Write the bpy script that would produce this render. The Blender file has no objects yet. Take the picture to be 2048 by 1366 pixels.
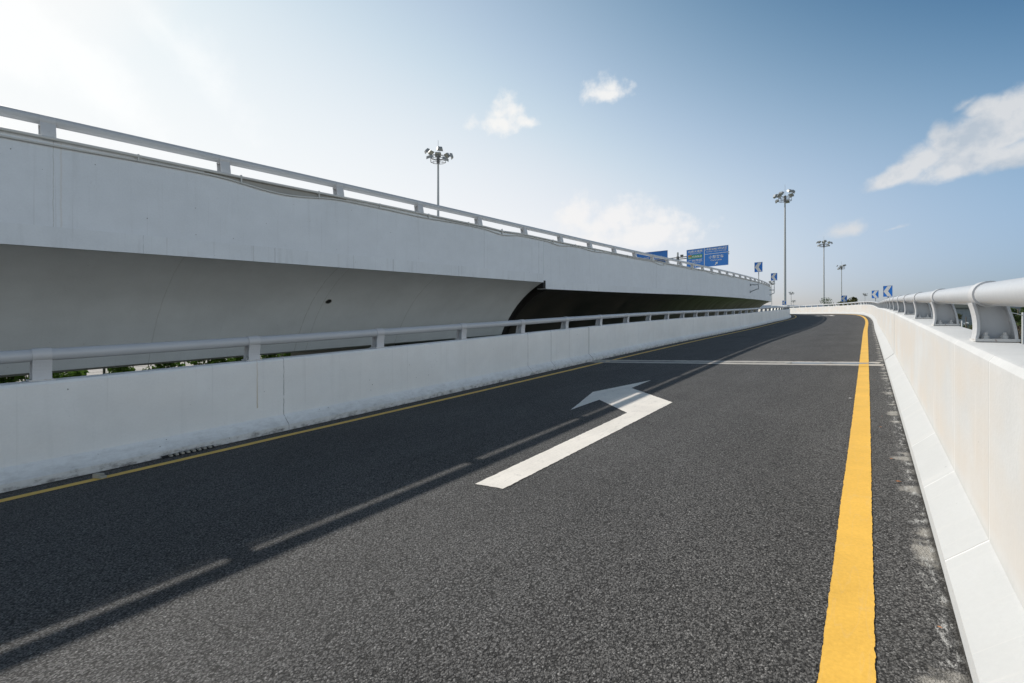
import bpy, math, random
import numpy as np
from mathutils import Vector, Matrix
SC = bpy.context.scene
COL = SC.collection
EZ = 6.5                       # eye height above the airport ground
TH = 0.66333                   # camera heading left of the ramp direction (+Y)
FPX, CXP, HOR = 967.1, 1024.0, 654.6
rnd = random.Random(5)

# ------------------------------------------------------------------ helpers
class MB:
    def __init__(s): s.v = []; s.f = []; s.m = []; s.uv = []
    def face(s, idx, mat=0, uv=None):
        s.f.append(tuple(idx)); s.m.append(mat); s.uv.append(uv)
    def quad(s, a, b, c, d, mat=0, uv=None):
        i = len(s.v); s.v += [tuple(a), tuple(b), tuple(c), tuple(d)]
        s.face((i, i+1, i+2, i+3), mat, uv)
    def poly(s, pts, mat=0):
        i = len(s.v); s.v += [tuple(p) for p in pts]; s.face(range(i, i+len(pts)), mat)
    def box(s, c, size, M=None, mat=0):
        hx, hy, hz = size[0]/2, size[1]/2, size[2]/2
        pts = [Vector((x, y, z)) for x in (-hx, hx) for y in (-hy, hy) for z in (-hz, hz)]
        if M is not None: pts = [M @ p for p in pts]
        c = Vector(c); i = len(s.v); s.v += [tuple(p+c) for p in pts]
        for f in ((0,1,3,2),(4,6,7,5),(0,4,5,1),(2,3,7,6),(0,2,6,4),(1,5,7,3)): s.face([i+k for k in f], mat)
    def bar(s, a, b, w, t, mat=0):
        a, b = Vector(a), Vector(b); z = (b-a); L = z.length; z.normalize()
        M = z.to_track_quat('Z', 'Y').to_matrix()
        s.box((a+b)/2, (w, t, L), M, mat)
    def tube(s, pts, r, n=12, mat=0, caps=True, rs=None):
        pts = [Vector(p) for p in pts]; base = len(s.v); N = len(pts); acc = 0
        up = None; us = []
        for k, p in enumerate(pts):
            t = (pts[min(k+1, N-1)]-pts[max(k-1, 0)]).normalized()
            if up is None:
                up = Vector((0, 0, 1)) if abs(t.z) < .9 else Vector((0, 1, 0))
            x = t.cross(up).normalized(); y = x.cross(t).normalized(); up = y
            R = rs[k] if rs else r
            if k: acc += (p-pts[k-1]).length
            us.append(acc)
            for j in range(n):
                a = 2*math.pi*j/n; s.v.append(tuple(p+x*math.cos(a)*R+y*math.sin(a)*R))
        for k in range(N-1):
            for j in range(n):
                j2 = (j+1) % n
                s.face((base+k*n+j, base+k*n+j2, base+(k+1)*n+j2, base+(k+1)*n+j), mat,
                       [(us[k], j/n), (us[k], (j+1)/n), (us[k+1], (j+1)/n), (us[k+1], j/n)])
        if caps:
            s.face([base+j for j in range(n)][::-1], mat); s.face([base+(N-1)*n+j for j in range(n)], mat)
    def build(s, name, mats, parent=None, smooth=None, bevel=0):
        me = bpy.data.meshes.new(name); me.from_pydata(s.v, [], s.f)
        if any(u is not None for u in s.uv):
            uvl = me.uv_layers.new(name='UVMap'); arr = []
            for f, u in zip(s.f, s.uv):
                for k in range(len(f)): arr += list(u[k]) if u is not None else [0.0, 0.0]
            uvl.data.foreach_set('uv', arr)
        for m in (mats if isinstance(mats, (list, tuple)) else [mats]): me.materials.append(m)
        me.polygons.foreach_set('material_index', s.m)
        o = bpy.data.objects.new(name, me); COL.objects.link(o)
        if parent is not None: o.parent = parent
        if smooth is not None:
            me.polygons.foreach_set('use_smooth', [True]*len(s.f)); me.set_sharp_from_angle(angle=math.radians(smooth))
        if bevel:
            b = o.modifiers.new('b', 'BEVEL'); b.width = bevel; b.segments = 2; b.limit_method = 'ANGLE'
        me.update(); return o

def thing(name, label, cat, loc=(0, 0, 0), rz=0, group=None):
    o = bpy.data.objects.new(name, None); COL.objects.link(o); o.empty_display_size = .2
    o.location = loc; o.rotation_euler = (0, 0, rz); return tag(o, label, cat, group)
def tag(o, label, cat, group=None):
    o['label'] = label; o['category'] = cat
    if group: o['group'] = group
    return o
def structure(o): o['kind'] = 'structure'; return o
def copy_tree(o, parent=None):
    c = o.copy(); COL.objects.link(c)
    if parent is not None: c.parent = parent
    for ch in list(o.children): copy_tree(ch, c)
    return c

# ------------------------------------------------------------------ materials
def nd(nt, typ, ins=None, **at):
    n = nt.nodes.new('ShaderNode'+typ)
    for k, v in at.items(): setattr(n, k, v)
    for k, v in (ins or {}).items():
        sk = n.inputs[k]
        if isinstance(v, bpy.types.NodeSocket): nt.links.new(v, sk)
        else: sk.default_value = v
    return n
def mth(nt, op, a, b=None, c=None, clamp=False):
    ins = {0: a}
    if b is not None: ins[1] = b
    if c is not None: ins[2] = c
    n = nd(nt, 'Math', ins, operation=op); n.use_clamp = clamp; return n.outputs[0]
def ramp(nt, v, lo, hi, a=0., b=1.):
    return nd(nt, 'MapRange', {0: v, 1: lo, 2: hi, 3: a, 4: b}, clamp=True).outputs[0]
def mixc(nt, f, a, b, mode='MIX'):
    n = nt.nodes.new('ShaderNodeMix'); n.data_type = 'RGBA'; n.blend_type = mode
    for sk, v in ((n.inputs[0], f), (n.inputs[6], a), (n.inputs[7], b)):
        if isinstance(v, bpy.types.NodeSocket): nt.links.new(v, sk)
        else: sk.default_value = v if not isinstance(v, tuple) else (v+(1,) if len(v) == 3 else v)
    return n.outputs[2]
def noise(nt, vec, scale, detail=3, rough=.5, dist=0.):
    return nd(nt, 'TexNoise', {'Vector': vec, 'Scale': scale, 'Detail': detail, 'Roughness': rough, 'Distortion': dist}).outputs[0]
def newmat(name, col=(.5, .5, .5), rough=.5, metal=0., spec=.5):
    m = bpy.data.materials.new(name); m.use_nodes = True; nt = m.node_tree; b = nt.nodes['Principled BSDF']
    b.inputs['Base Color'].default_value = (*col, 1); b.inputs['Roughness'].default_value = rough
    b.inputs['Metallic'].default_value = metal; b.inputs['Specular IOR Level'].default_value = spec
    return m, nt, b
def scalev(nt, vec, s): return nd(nt, 'VectorMath', {0: vec, 1: s}, operation='MULTIPLY').outputs[0]
def uvs(nt):
    t = nd(nt, 'TexCoord'); x = nd(nt, 'SeparateXYZ', {0: t.outputs['UV']}); return t.outputs['UV'], x.outputs[0], x.outputs[1]

def paint(name, col, rough=.4, var=.06, scale=3., bump=.05, spec=.5, wear=None):
    m, nt, b = newmat(name, col, rough, 0, spec); tc = nd(nt, 'TexCoord').outputs['Object']
    n1 = noise(nt, tc, scale, 4); n2 = noise(nt, tc, scale*9, 3)
    v = mth(nt, 'ADD', mth(nt, 'MULTIPLY', n1, var*2), 1-var)
    c = mixc(nt, 1., (*col, 1), nd(nt, 'CombineColor', {0: v, 1: v, 2: v}).outputs[0], 'MULTIPLY')
    if wear:
        c = mixc(nt, ramp(nt, noise(nt, tc, scale*2.3, 6, .65), .60, .68), c, wear)
    nt.links.new(c, b.inputs['Base Color'])
    nt.links.new(ramp(nt, n2, .2, .8, rough-.07, rough+.1), b.inputs['Roughness'])
    bp = nd(nt, 'Bump', {'Strength': bump, 'Distance': .01, 'Height': n2}); nt.links.new(bp.outputs[0], b.inputs['Normal'])
    return m

def concrete(name, col, joints=(), pits=.5, streak=.5, basedirt=0., lightlines=0., rust=(), rough=.75, warm=0., topdrip=0., mott=.5, toe_tone=0.):
    m, nt, b = newmat(name, col, rough, 0, .35); uv, u, v = uvs(nt)
    big = noise(nt, uv, .55, 4, .55); med = noise(nt, uv, 3.2, 5, .6); fine = noise(nt, uv, 42, 3, .6)
    f = mth(nt, 'ADD', ramp(nt, big, .3, .7, 1-.08*mott*2, 1.03), ramp(nt, med, .3, .7, -.03, .03))
    f = mth(nt, 'ADD', f, ramp(nt, fine, .25, .75, -.025, .025))
    c = mixc(nt, 1., (*col, 1), nd(nt, 'CombineColor', {0: f, 1: f, 2: f}).outputs[0], 'MULTIPLY')
    if warm:
        c = mixc(nt, mth(nt, 'MULTIPLY', ramp(nt, noise(nt, scalev(nt, uv, (.9, 1.6, 1)), 1.3, 3), .38, .62), mth(nt, 'MULTIPLY', mth(nt, 'MULTIPLY', ramp(nt, v, .24, .34), ramp(nt, v, .93, .99, 1., 0.)), warm)), c, (col[0]*1.0, col[1]*.93, col[2]*.86))
    # vertical run marks
    sv = noise(nt, scalev(nt, uv, (9., .55, 1)), 1., 4, .6)
    c = mixc(nt, mth(nt, 'MULTIPLY', ramp(nt, sv, .56, .72), .22*streak), c, (.33, .34, .34))
    sv2 = noise(nt, scalev(nt, uv, (26., .35, 1)), 1., 2, .5)
    c = mixc(nt, mth(nt, 'MULTIPLY', ramp(nt, sv2, .66, .74), .30*streak), c, (.30, .30, .29))
    if topdrip:
        d = ramp(nt, v, 0., .7, 1., 0.); d2 = noise(nt, scalev(nt, uv, (7., .3, 1)), 1., 4, .65)
        c = mixc(nt, mth(nt, 'MULTIPLY', mth(nt, 'MULTIPLY', ramp(nt, d2, .52, .70), d), topdrip), c, (.27, .27, .26))
    if lightlines:
        l = noise(nt, scalev(nt, uv, (2.6, .02, 1)), 1., 2, .5)
        g = ramp(nt, mth(nt, 'ABSOLUTE', mth(nt, 'SUBTRACT', l, .5)), .0, .006, 1., 0.)
        g = mth(nt, 'MULTIPLY', g, ramp(nt, noise(nt, scalev(nt, uv, (3., 1., 1)), 3., 3), .38, .6))
        c = mixc(nt, mth(nt, 'MULTIPLY', g, lightlines), c, (.68, .67, .655))
    if toe_tone: c = mixc(nt, mth(nt, 'MULTIPLY', ramp(nt, mth(nt, 'ADD', v, mth(nt, 'MULTIPLY', mth(nt, 'SUBTRACT', med, .5), .05)), .24, .29, 1., 0.), ramp(nt, big, .25, .7, toe_tone*.75, toe_tone)), c, (.36, .38, .385))  # toe below the break mixed towards a darker grey
    # bug holes
    wv = nd(nt, 'VectorMath', {0: uv, 1: scalev(nt, nd(nt, 'TexNoise', {'Vector': uv, 'Scale': 70., 'Detail': 2.}).outputs[1], (.012, .012, 0))}, operation='ADD').outputs[0]
    vor = nd(nt, 'TexVoronoi', {'Vector': wv, 'Scale': 13.}); rc = nd(nt, 'SeparateColor', {0: vor.outputs['Color']})
    rad = mth(nt, 'MULTIPLY', mth(nt, 'POWER', rc.outputs[1], 2.), .105); hole = mth(nt, 'LESS_THAN', vor.outputs['Distance'], rad)
    dens = ramp(nt, noise(nt, uv, 1.1, 2), .38, .60, .80, .30)
    hole = mth(nt, 'MULTIPLY', hole, mth(nt, 'GREATER_THAN', rc.outputs[0], dens))
    c = mixc(nt, mth(nt, 'MULTIPLY', hole, pits), c, (.10, .10, .10))
    # short scratches
    sc = noise(nt, scalev(nt, uv, (14., 4., 1)), 1., 2, .4, 1.2)
    g = ramp(nt, mth(nt, 'ABSOLUTE', mth(nt, 'SUBTRACT', sc, .5)), 0., .004, 1., 0.)
    g = mth(nt, 'MULTIPLY', g, ramp(nt, noise(nt, uv, 2.1, 3), .62, .68))
    c = mixc(nt, mth(nt, 'MULTIPLY', g, .45*pits), c, (.14, .14, .14))
    if basedirt:
        nn = noise(nt, scalev(nt, uv, (1., 1.8, 1)), 7., 6, .7)
        q = mth(nt, 'ADD', v, mth(nt, 'MULTIPLY', mth(nt, 'SUBTRACT', nn, .5), .55))
        c = mixc(nt, mth(nt, 'MULTIPLY', ramp(nt, q, .0, .22, 1., 0.), .42*basedirt), c, (.30, .29, .27))
        c = mixc(nt, mth(nt, 'MULTIPLY', ramp(nt, q, -.10, .03, 1., 0.), basedirt), c, (.07, .06, .05))
    wob = mth(nt, 'MULTIPLY', mth(nt, 'SUBTRACT', noise(nt, scalev(nt, uv, (.01, 5., 1)), 1., 4, .6), .5), .028)
    uw = mth(nt, 'ADD', u, wob); hgt = fine
    for (ju, hw, jc, st) in joints:
        g = ramp(nt, mth(nt, 'ABSOLUTE', mth(nt, 'SUBTRACT', uw, ju)), hw*.45, hw, 1., 0.)
        brk = ramp(nt, noise(nt, uv, 9., 3), .30, .5, .25, 1.)
        c = mixc(nt, mth(nt, 'MULTIPLY', mth(nt, 'MULTIPLY', g, brk), st), c, jc)
        hgt = mth(nt, 'SUBTRACT', hgt, mth(nt, 'MULTIPLY', g, 1.2 if jc[0] < .4 else -.8))
    for (ju, hw, v0, v1) in rust:
        g = ramp(nt, mth(nt, 'ABSOLUTE', mth(nt, 'SUBTRACT', uw, ju)), 0., hw, 1., 0.)
        g = mth(nt, 'MULTIPLY', g, mth(nt, 'MULTIPLY', mth(nt, 'GREATER_THAN', v, v0), ramp(nt, v, v0, v1, .8, .2)))
        c = mixc(nt, g, c, (.45, .33, .18))
    nt.links.new(c, b.inputs['Base Color'])
    bp = nd(nt, 'Bump', {'Strength': .25, 'Distance': .006, 'Height': hgt}); nt.links.new(bp.outputs[0], b.inputs['Normal'])
    return m

DK = (.07, .07, .075)
LT = (.68, .69, .69)
M = {}
M['wall_l'] = concrete('parapet paint lightened in shade', (.86, .87, .865), [(3.25, .007, DK, .62), (9.0, .008, DK, .6), (10.0, .008, DK, .8), (10.9, .006, DK, .5), (32.2, .02, DK, .5), (43.2, .02, DK, .6), (22.1, .01, DK, .3), (27.3, .01, DK, .25)],  # same paint as the right wall, lightened to lift its shade
                       pits=.75, streak=.35, basedirt=1.0, rust=[(2.9, .012, .40, 1.1)], warm=.12)
M['wall_r'] = concrete('parapet paint darkened in sun', (.58, .592, .595), [(2.75, .009, LT, 1.), (2.758, .004, (.30, .30, .29), .7), (3.75, .008, LT, .9), (4.75, .008, LT, .8), (6.5, .005, LT, .5), (8.2, .006, LT, .35), (9.6, .006, LT, .35), (13.5, .006, LT, .35), (15.5, .006, LT, .35), (53., .02, DK, .5), (66.5, .02, DK, .25), (73., .02, DK, .3), (79., .02, DK, .3)],  # same paint as the left wall, darkened against the sun
                       pits=.28, streak=.10, basedirt=.0, lightlines=.45, warm=.9, toe_tone=.36)
M['fascia'] = concrete('deck fascia paint', (.70, .74, .785), [(11.75, .007, DK, .6), (9.25, .006, DK, .4), (21.4, .010, DK, .5), (1.2, .006, (.3, .29, .24), .35), (25.8, .01, DK, .4), (31.5, .012, DK, .3), (38., .015, DK, .3)], pits=.8, streak=.5, mott=.25, topdrip=.55, rust=[(1.27, .014, .0, 1.2)])
M['band'] = concrete('deck edge band paint', (.71, .75, .79), [(3.9, .005, DK, .5), (6.35, .005, DK, .5), (8.3, .006, DK, .4), (2.1, .005, DK, .3), (33.5, .015, DK, .5)], pits=.5, streak=.8, topdrip=.6)
M['belly'] = concrete('grey soffit concrete', (.60, .63, .65), [(5.1, .01, (.16, .16, .15), .35), (5.35, .01, (.16, .16, .15), .25), (7.7, .01, (.16, .16, .15), .35), (2.6, .01, (.2, .2, .19), .2)], pits=.25, streak=.25, mott=.9)
M['conc'] = concrete('bare grey concrete', (.34, .335, .315), pits=.5, streak=.6)
M['conc_shade'] = concrete('concrete darkened as shade', (.085, .075, .06), pits=.3, streak=.9)  # unlit darkness under the far span put into the wall colour

# dark painted steel box of the far span
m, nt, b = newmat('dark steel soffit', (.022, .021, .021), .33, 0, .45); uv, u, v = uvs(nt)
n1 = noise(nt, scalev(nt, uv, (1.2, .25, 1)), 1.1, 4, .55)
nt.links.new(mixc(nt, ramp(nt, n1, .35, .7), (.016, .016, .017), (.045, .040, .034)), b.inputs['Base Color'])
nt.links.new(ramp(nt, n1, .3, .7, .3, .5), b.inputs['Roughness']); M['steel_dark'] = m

M['rail'] = paint('grey rail paint', (.50, .52, .545), .36, .05, 2.2, .03)
M['post'] = paint('grey post paint', (.56, .57, .585), .42, .06, 7., .08, wear=(.50, .51, .52))
M['plate'] = paint('chipped base plate paint', (.56, .56, .55), .55, .1, 9., .2, wear=(.20, .10, .05))
M['conduit'] = paint('pale conduit plastic', (.58, .585, .57), .45, .08, 4., .05)
M['galv'] = paint('galvanised steel', (.43, .45, .46), .42, .12, 1.2, .05)
M['galv_dark'] = paint('dark galvanised steel', (.16, .165, .17), .5, .1, 3., .05)
M['lamp_body'] = paint('floodlight housing', (.30, .315, .325), .4, .1, 6., .05)
M['lamp_glass'], _, _ = newmat('floodlight glass', (.42, .42, .36), .12, 0, .6)
M['blue'] = paint('blue sign sheeting', (.008, .165, .56), .38, .04, 3., .0)
M['blue_chev'] = paint('chevron blue sheeting', (.006, .17, .62), .38, .04, 3., .0)
M['sign_white'] = paint('white sign sheeting', (.72, .72, .70), .4, .03, 3., .0)
M['sign_green'] = paint('green sign sheeting', (.0, .22, .10), .4, .03, 3., .0)
M['sign_orange'] = paint('orange sign sheeting', (.80, .36, .02), .4, .03, 3., .0)
M['sign_black'] = paint('black lettering', (.015, .015, .015), .4, .03, 3., .0)
M['sign_back'] = paint('aluminium sign back', (.45, .46, .47), .45, .05, 3., .02)
M['gap_shade'] = paint('black gap shade', (.012, .012, .012), .8, .1, 9., .1)  # flat black standing in for the shade inside openings

# asphalt; uv = (distance along the ramp, distance from the right wall); second layer holds distance from left wall
m, nt, b = newmat('asphalt', (.05, .05, .05), .82, 0, .35); uv, u, v = uvs(nt)
lw = nd(nt, 'UVMap', uv_map='LeftDist').outputs[0]; lx = nd(nt, 'SeparateXYZ', {0: lw}).outputs[0]
tc = nd(nt, 'TexCoord').outputs['Object']
v1 = nd(nt, 'TexVoronoi', {'Vector': tc, 'Scale': 160., 'Randomness': 1.}); v2 = nd(nt, 'TexVoronoi', {'Vector': tc, 'Scale': 88.})
cc = nd(nt, 'SeparateColor', {0: v1.outputs['Color']})
g1 = noise(nt, tc, 85, 4, .75); big = noise(nt, tc, .7, 4, .55); med = noise(nt, scalev(nt, uv, (.35, 2.2, 1)), 1.3, 4, .55)
val = ramp(nt, cc.outputs[0], 0., 1., .053, .190)
val = mth(nt, 'MULTIPLY', val, ramp(nt, g1, .25, .75, .50, 1.46))
val = mth(nt, 'MULTIPLY', val, ramp(nt, big, .3, .7, .88, 1.12)); val = mth(nt, 'MULTIPLY', val, ramp(nt, med, .3, .7, .90, 1.12))
void = ramp(nt, mth(nt, 'ADD', v2.outputs['Distance'], mth(nt, 'MULTIPLY', mth(nt, 'SUBTRACT', g1, .5), .5)), .42, .66, 1., .28); val = mth(nt, 'MULTIPLY', val, void)
pale = mth(nt, 'MULTIPLY', mth(nt, 'GREATER_THAN', cc.outputs[1], .955), .15); val = mth(nt, 'ADD', val, pale)
c = nd(nt, 'CombineColor', {0: val, 1: mth(nt, 'MULTIPLY', val, .985), 2: mth(nt, 'MULTIPLY', val, .965)}).outputs[0]
trk = ramp(nt, mth(nt, 'ABSOLUTE', mth(nt, 'SUBTRACT', mth(nt, 'ABSOLUTE', mth(nt, 'SUBTRACT', v, 3.1)), .9)), .05, .5, 1., 0.)
trk = mth(nt, 'MULTIPLY', trk, ramp(nt, noise(nt, scalev(nt, uv, (.25, 3., 1)), 1., 4), .35, .65)); c = mixc(nt, mth(nt, 'MULTIPLY', trk, .10), c, (.16, .155, .15))
oil = mth(nt, 'MULTIPLY', ramp(nt, mth(nt, 'ABSOLUTE', mth(nt, 'SUBTRACT', v, 3.05)), .1, .5, 1., 0.), ramp(nt, noise(nt, tc, 3.2, 5, .65), .58, .68)); c = mixc(nt, mth(nt, 'MULTIPLY', oil, .35), c, (.022, .022, .022))
# cement smears along the right wall
nn = noise(nt, scalev(nt, uv, (1.2, 2.6, 1)), 2.2, 6, .72); n2 = noise(nt, scalev(nt, uv, (2.5, .2, 1)), 1.15, 3)
near = ramp(nt, v, .02, .20, 1., 0.)
sm = mth(nt, 'MULTIPLY', near, ramp(nt, n2, .42, .60)); sm = ramp(nt, mth(nt, 'ADD', mth(nt, 'MULTIPLY', sm, .55), nn), .76, .92)
c = mixc(nt, mth(nt, 'MULTIPLY', sm, .75), c, (.42, .40, .36))
wh = mth(nt, 'MULTIPLY', ramp(nt, v, .03, .10, 1., 0.), ramp(nt, noise(nt, scalev(nt, uv, (3., 9., 1)), 3.5, 6, .75), .53, .60))
c = mixc(nt, mth(nt, 'MULTIPLY', wh, .8), c, (.62, .62, .60))
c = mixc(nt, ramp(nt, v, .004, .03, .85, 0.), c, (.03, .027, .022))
# soil and grit along the left wall
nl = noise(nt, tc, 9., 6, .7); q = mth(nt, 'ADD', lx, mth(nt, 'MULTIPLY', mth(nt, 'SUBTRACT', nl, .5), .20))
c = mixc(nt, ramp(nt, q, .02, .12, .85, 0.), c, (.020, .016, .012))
c = mixc(nt, mth(nt, 'MULTIPLY', ramp(nt, q, .05, .12, 1., 0.), ramp(nt, noise(nt, tc, 33., 4), .58, .66)), c, (.16, .14, .11))
# a few pale scuffs
sf = mth(nt, 'MULTIPLY', ramp(nt, noise(nt, tc, .9, 2), .64, .70), ramp(nt, noise(nt, scalev(nt, tc, (2., 7., 1)), 4., 5, .7), .60, .70))
c = mixc(nt, mth(nt, 'MULTIPLY', sf, .5), c, (.30, .30, .29))
nt.links.new(c, b.inputs['Base Color'])
h = mth(nt, 'ADD', mth(nt, 'MULTIPLY', v1.outputs['Distance'], -1.), mth(nt, 'MULTIPLY', v2.outputs['Distance'], -.8))
h = mth(nt, 'ADD', h, mth(nt, 'MULTIPLY', g1, 1.1))
bp = nd(nt, 'Bump', {'Strength': .8, 'Distance': .0055, 'Height': h}); nt.links.new(bp.outputs[0], b.inputs['Normal'])
M['asphalt'] = m

def roadpaint(name, col, worn, amount=.5):
    m, nt, b = newmat(name, col, .62, 0, .35); tc = nd(nt, 'TexCoord').outputs['Object']
    f = mth(nt, 'ADD', ramp(nt, noise(nt, tc, 2.6, 5, .6), .3, .7, .90, 1.04), ramp(nt, noise(nt, tc, 60, 3, .6), .25, .75, -.07, .07))
    c = mixc(nt, 1., (*col, 1), nd(nt, 'CombineColor', {0: f, 1: f, 2: f}).outputs[0], 'MULTIPLY')
    k = ramp(nt, noise(nt, tc, 7., 6, .72), .60, .80)
    c = mixc(nt, mth(nt, 'MULTIPLY', k, amount), c, worn)
    p = mth(nt, 'MULTIPLY', ramp(nt, noise(nt, tc, 85., 3, .6), .66, .72), ramp(nt, noise(nt, tc, 2.2, 3), .5, .62)); c = mixc(nt, mth(nt, 'MULTIPLY', p, amount), c, (.10, .10, .10))
    sm = ramp(nt, mth(nt, 'ABSOLUTE', mth(nt, 'SUBTRACT', noise(nt, scalev(nt, tc, (9., 1.1, 1)), 1., 3), .5)), 0., .012, 1., 0.)
    c = mixc(nt, mth(nt, 'MULTIPLY', sm, amount*.35), c, worn)
    nt.links.new(c, b.inputs['Base Color'])
    v1 = nd(nt, 'TexVoronoi', {'Vector': tc, 'Scale': 70.})
    bp = nd(nt, 'Bump', {'Strength': .16, 'Distance': .004, 'Height': v1.outputs['Distance']}); nt.links.new(bp.outputs[0], b.inputs['Normal'])
    return m
M['yellow'] = roadpaint('yellow line paint', (.84, .50, .085), (.66, .54, .36), .28)
M['yellow_left'] = roadpaint('left yellow line paint', (.95, .60, .13), (.45, .32, .13), .35)  # left edge line, a paler yellow than the right
M['white_paint'] = roadpaint('white arrow paint', (.89, .84, .76), (.40, .385, .355), .8)
M['joint_conc'] = roadpaint('pale joint concrete', (.50, .47, .42), (.24, .22, .19), .8)
M['rubber'], _, _ = newmat('joint rubber', (.03, .03, .03), .7)
M['water'], nt, b = newmat('puddle water', (.05, .055, .05), .04, 0, .6)
M['paper'], _, _ = newmat('white scrap paper', (.78, .78, .76), .8)
M['leaf_dry'] = paint('dry brown leaf', (.42, .17, .06), .7, .2, 30., .2)
M['green_scrap'], _, _ = newmat('green wrapper', (.12, .42, .10), .5)
M['chunk'] = paint('broken mortar', (.40, .38, .33), .85, .2, 30., .6)

# ground, paving, foliage, far buildings
m, nt, b = newmat('airport ground', (.1, .12, .05), .9, 0, .2); tc = nd(nt, 'TexCoord').outputs['Object']
g = mixc(nt, ramp(nt, noise(nt, tc, .9, 6, .6), .35, .65), (.045, .085, .022), (.085, .115, .04))
g = mixc(nt, ramp(nt, noise(nt, tc, .012, 4), .46, .54), g, (.30, .29, .27))
nt.links.new(g, b.inputs['Base Color']); M['ground'] = m
m, nt, b = newmat('pale paving', (.55, .53, .49), .85, 0, .3); tc = nd(nt, 'TexCoord').outputs['Object']
br = nd(nt, 'TexBrick', {'Vector': tc, 'Color1': (.36, .34, .315, 1), 'Color2': (.32, .305, .285, 1), 'Mortar': (.22, .21, .19, 1), 'Scale': .5, 'Mortar Size': .012})
nt.links.new(mixc(nt, ramp(nt, noise(nt, tc, .5, 5), .5, .7), br.outputs[0], (.26, .25, .23)), b.inputs['Base Color']); M['paving'] = m
def foliage(name, c1, c2):
    m, nt, b = newmat(name, c1, .55, 0, .3); gi = nd(nt, 'ObjectInfo'); tc = nd(nt, 'TexCoord').outputs['Object']
    geo = nd(nt, 'NewGeometry').outputs['Random Per Island']
    c = mixc(nt, mth(nt, 'ADD', mth(nt, 'MULTIPLY', noise(nt, tc, 1.4, 3), .6), mth(nt, 'MULTIPLY', geo, .45)), c1, c2)
    nt.links.new(c, b.inputs['Base Color'])
    tr = nd(nt, 'BsdfTranslucent', {'Color': c}); mx = nd(nt, 'MixShader', {0: .35, 1: b.outputs[0], 2: tr.outputs[0]})
    nt.links.new(mx.outputs[0], nt.nodes['Material Output'].inputs[0]); return m
M['leaf_hedge'] = foliage('hedge leaves', (.045, .11, .018), (.14, .24, .04))
M['leaf_tree'] = foliage('tree leaves', (.030, .062, .018), (.085, .125, .035))
M['leaf_olive'] = foliage('olive tree leaves', (.06, .075, .025), (.13, .13, .05))
M['bark'] = paint('bark', (.16, .125, .09), .9, .3, 6., .6)
M['stem'] = paint('shrub stems', (.09, .07, .05), .9, .3, 9., .4)
M['fence'] = paint('dark fence steel', (.055, .06, .062), .5, .1, 8., .05)
M['roof_far'] = paint('blue grey metal roof', (.15, .185, .23), .45, .08, .05, .0)
M['far_wall'] = paint('far pale blue cladding', (.22, .265, .31), .5, .05, .05, .0)
M['roof_light'] = paint('pale metal roof', (.42, .45, .48), .4, .06, .05, .0)
M['cladding'] = paint('olive grey soffit cladding', (.21, .21, .18), .6, .05, .3, .0)
m, nt, b = newmat('curtain wall glass', (.10, .14, .18), .4, 0, .4); uv, u, v = uvs(nt)
br = nd(nt, 'TexBrick', {'Vector': uv, 'Color1': (.16, .20, .235, 1), 'Color2': (.20, .24, .27, 1), 'Mortar': (.30, .32, .34, 1), 'Scale': .5, 'Mortar Size': .02, 'Bias': 0.}); br.offset = 0.
nt.links.new(br.outputs[0], b.inputs['Base Color']); M['glass_grey'] = m
m, nt, b = newmat('blue curtain glass', (.02, .07, .12), .12, 0, .7); uv, u, v = uvs(nt)
br = nd(nt, 'TexBrick', {'Vector': uv, 'Color1': (.012, .05, .085, 1), 'Color2': (.03, .11, .16, 1), 'Mortar': (.06, .10, .13, 1), 'Scale': .6, 'Mortar Size': .03}); br.offset = 0.
nt.links.new(br.outputs[0], b.inputs['Base Color']); M['glass_blue'] = m
M['white_metal'] = paint('white painted metal', (.70, .72, .73), .4, .05, 3., .0)

# ------------------------------------------------------------------ alignment of the ramp and the viaduct
NK = 12; KS = np.linspace(0, 99, NK); ss = np.arange(-14, 112.01, .25)
def make_path(a, kap, zk, kmax=.021):
    x0, psi0, z0, g, sp = a
    k = np.minimum(np.interp(ss, KS, kap), kmax); q = np.clip(np.interp(ss, KS, zk), -.0012, .0012); k[ss < 0] = 0; q[ss < 0] = 0
    def integ(f, v0):
        r = np.concatenate([[0], np.cumsum((f[1:]+f[:-1])/2*.25)]); return r-np.interp(0, ss, r)+v0
    psi = integ(k, psi0); sl = integ(q, g)
    return dict(x=integ(-np.sin(psi), x0), y=integ(np.cos(psi), 0), z=integ(sl, z0+EZ), psi=psi, slope=sl, sp=sp)
PL = make_path([-6.27762, 0.00745, -1.51116, 0.03962, 0.89319], [0.00262, 0.001, 0.00055, 0.0003, -0.00029, 0.00102, 0.00467, 0.00881, 0.01315, 0.01785, 0.0198, 0.0205],
               [0.00283, -0.00063, -0.00109, 0.00015, 0.00109, -0.00142, 0.0002, 0, 0, 0, 0, 0])
PR = make_path([0.25012, 0.02133, -1.18593, 0.0439, 3.56825], [0.00215, -0.00015, 0.00023, -0.00108, 0.00141, 0.00483, 0.00883, 0.0124, 0.01564, 0.01729, 0.01891, 0.02052],
               [0.00026, -0.00023, -0.00104, 8e-05, 0.0017, 0.0003, -0.00228, -0.00048, -0.00017, -0.00072, -0.00076, -0.00074])
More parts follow.
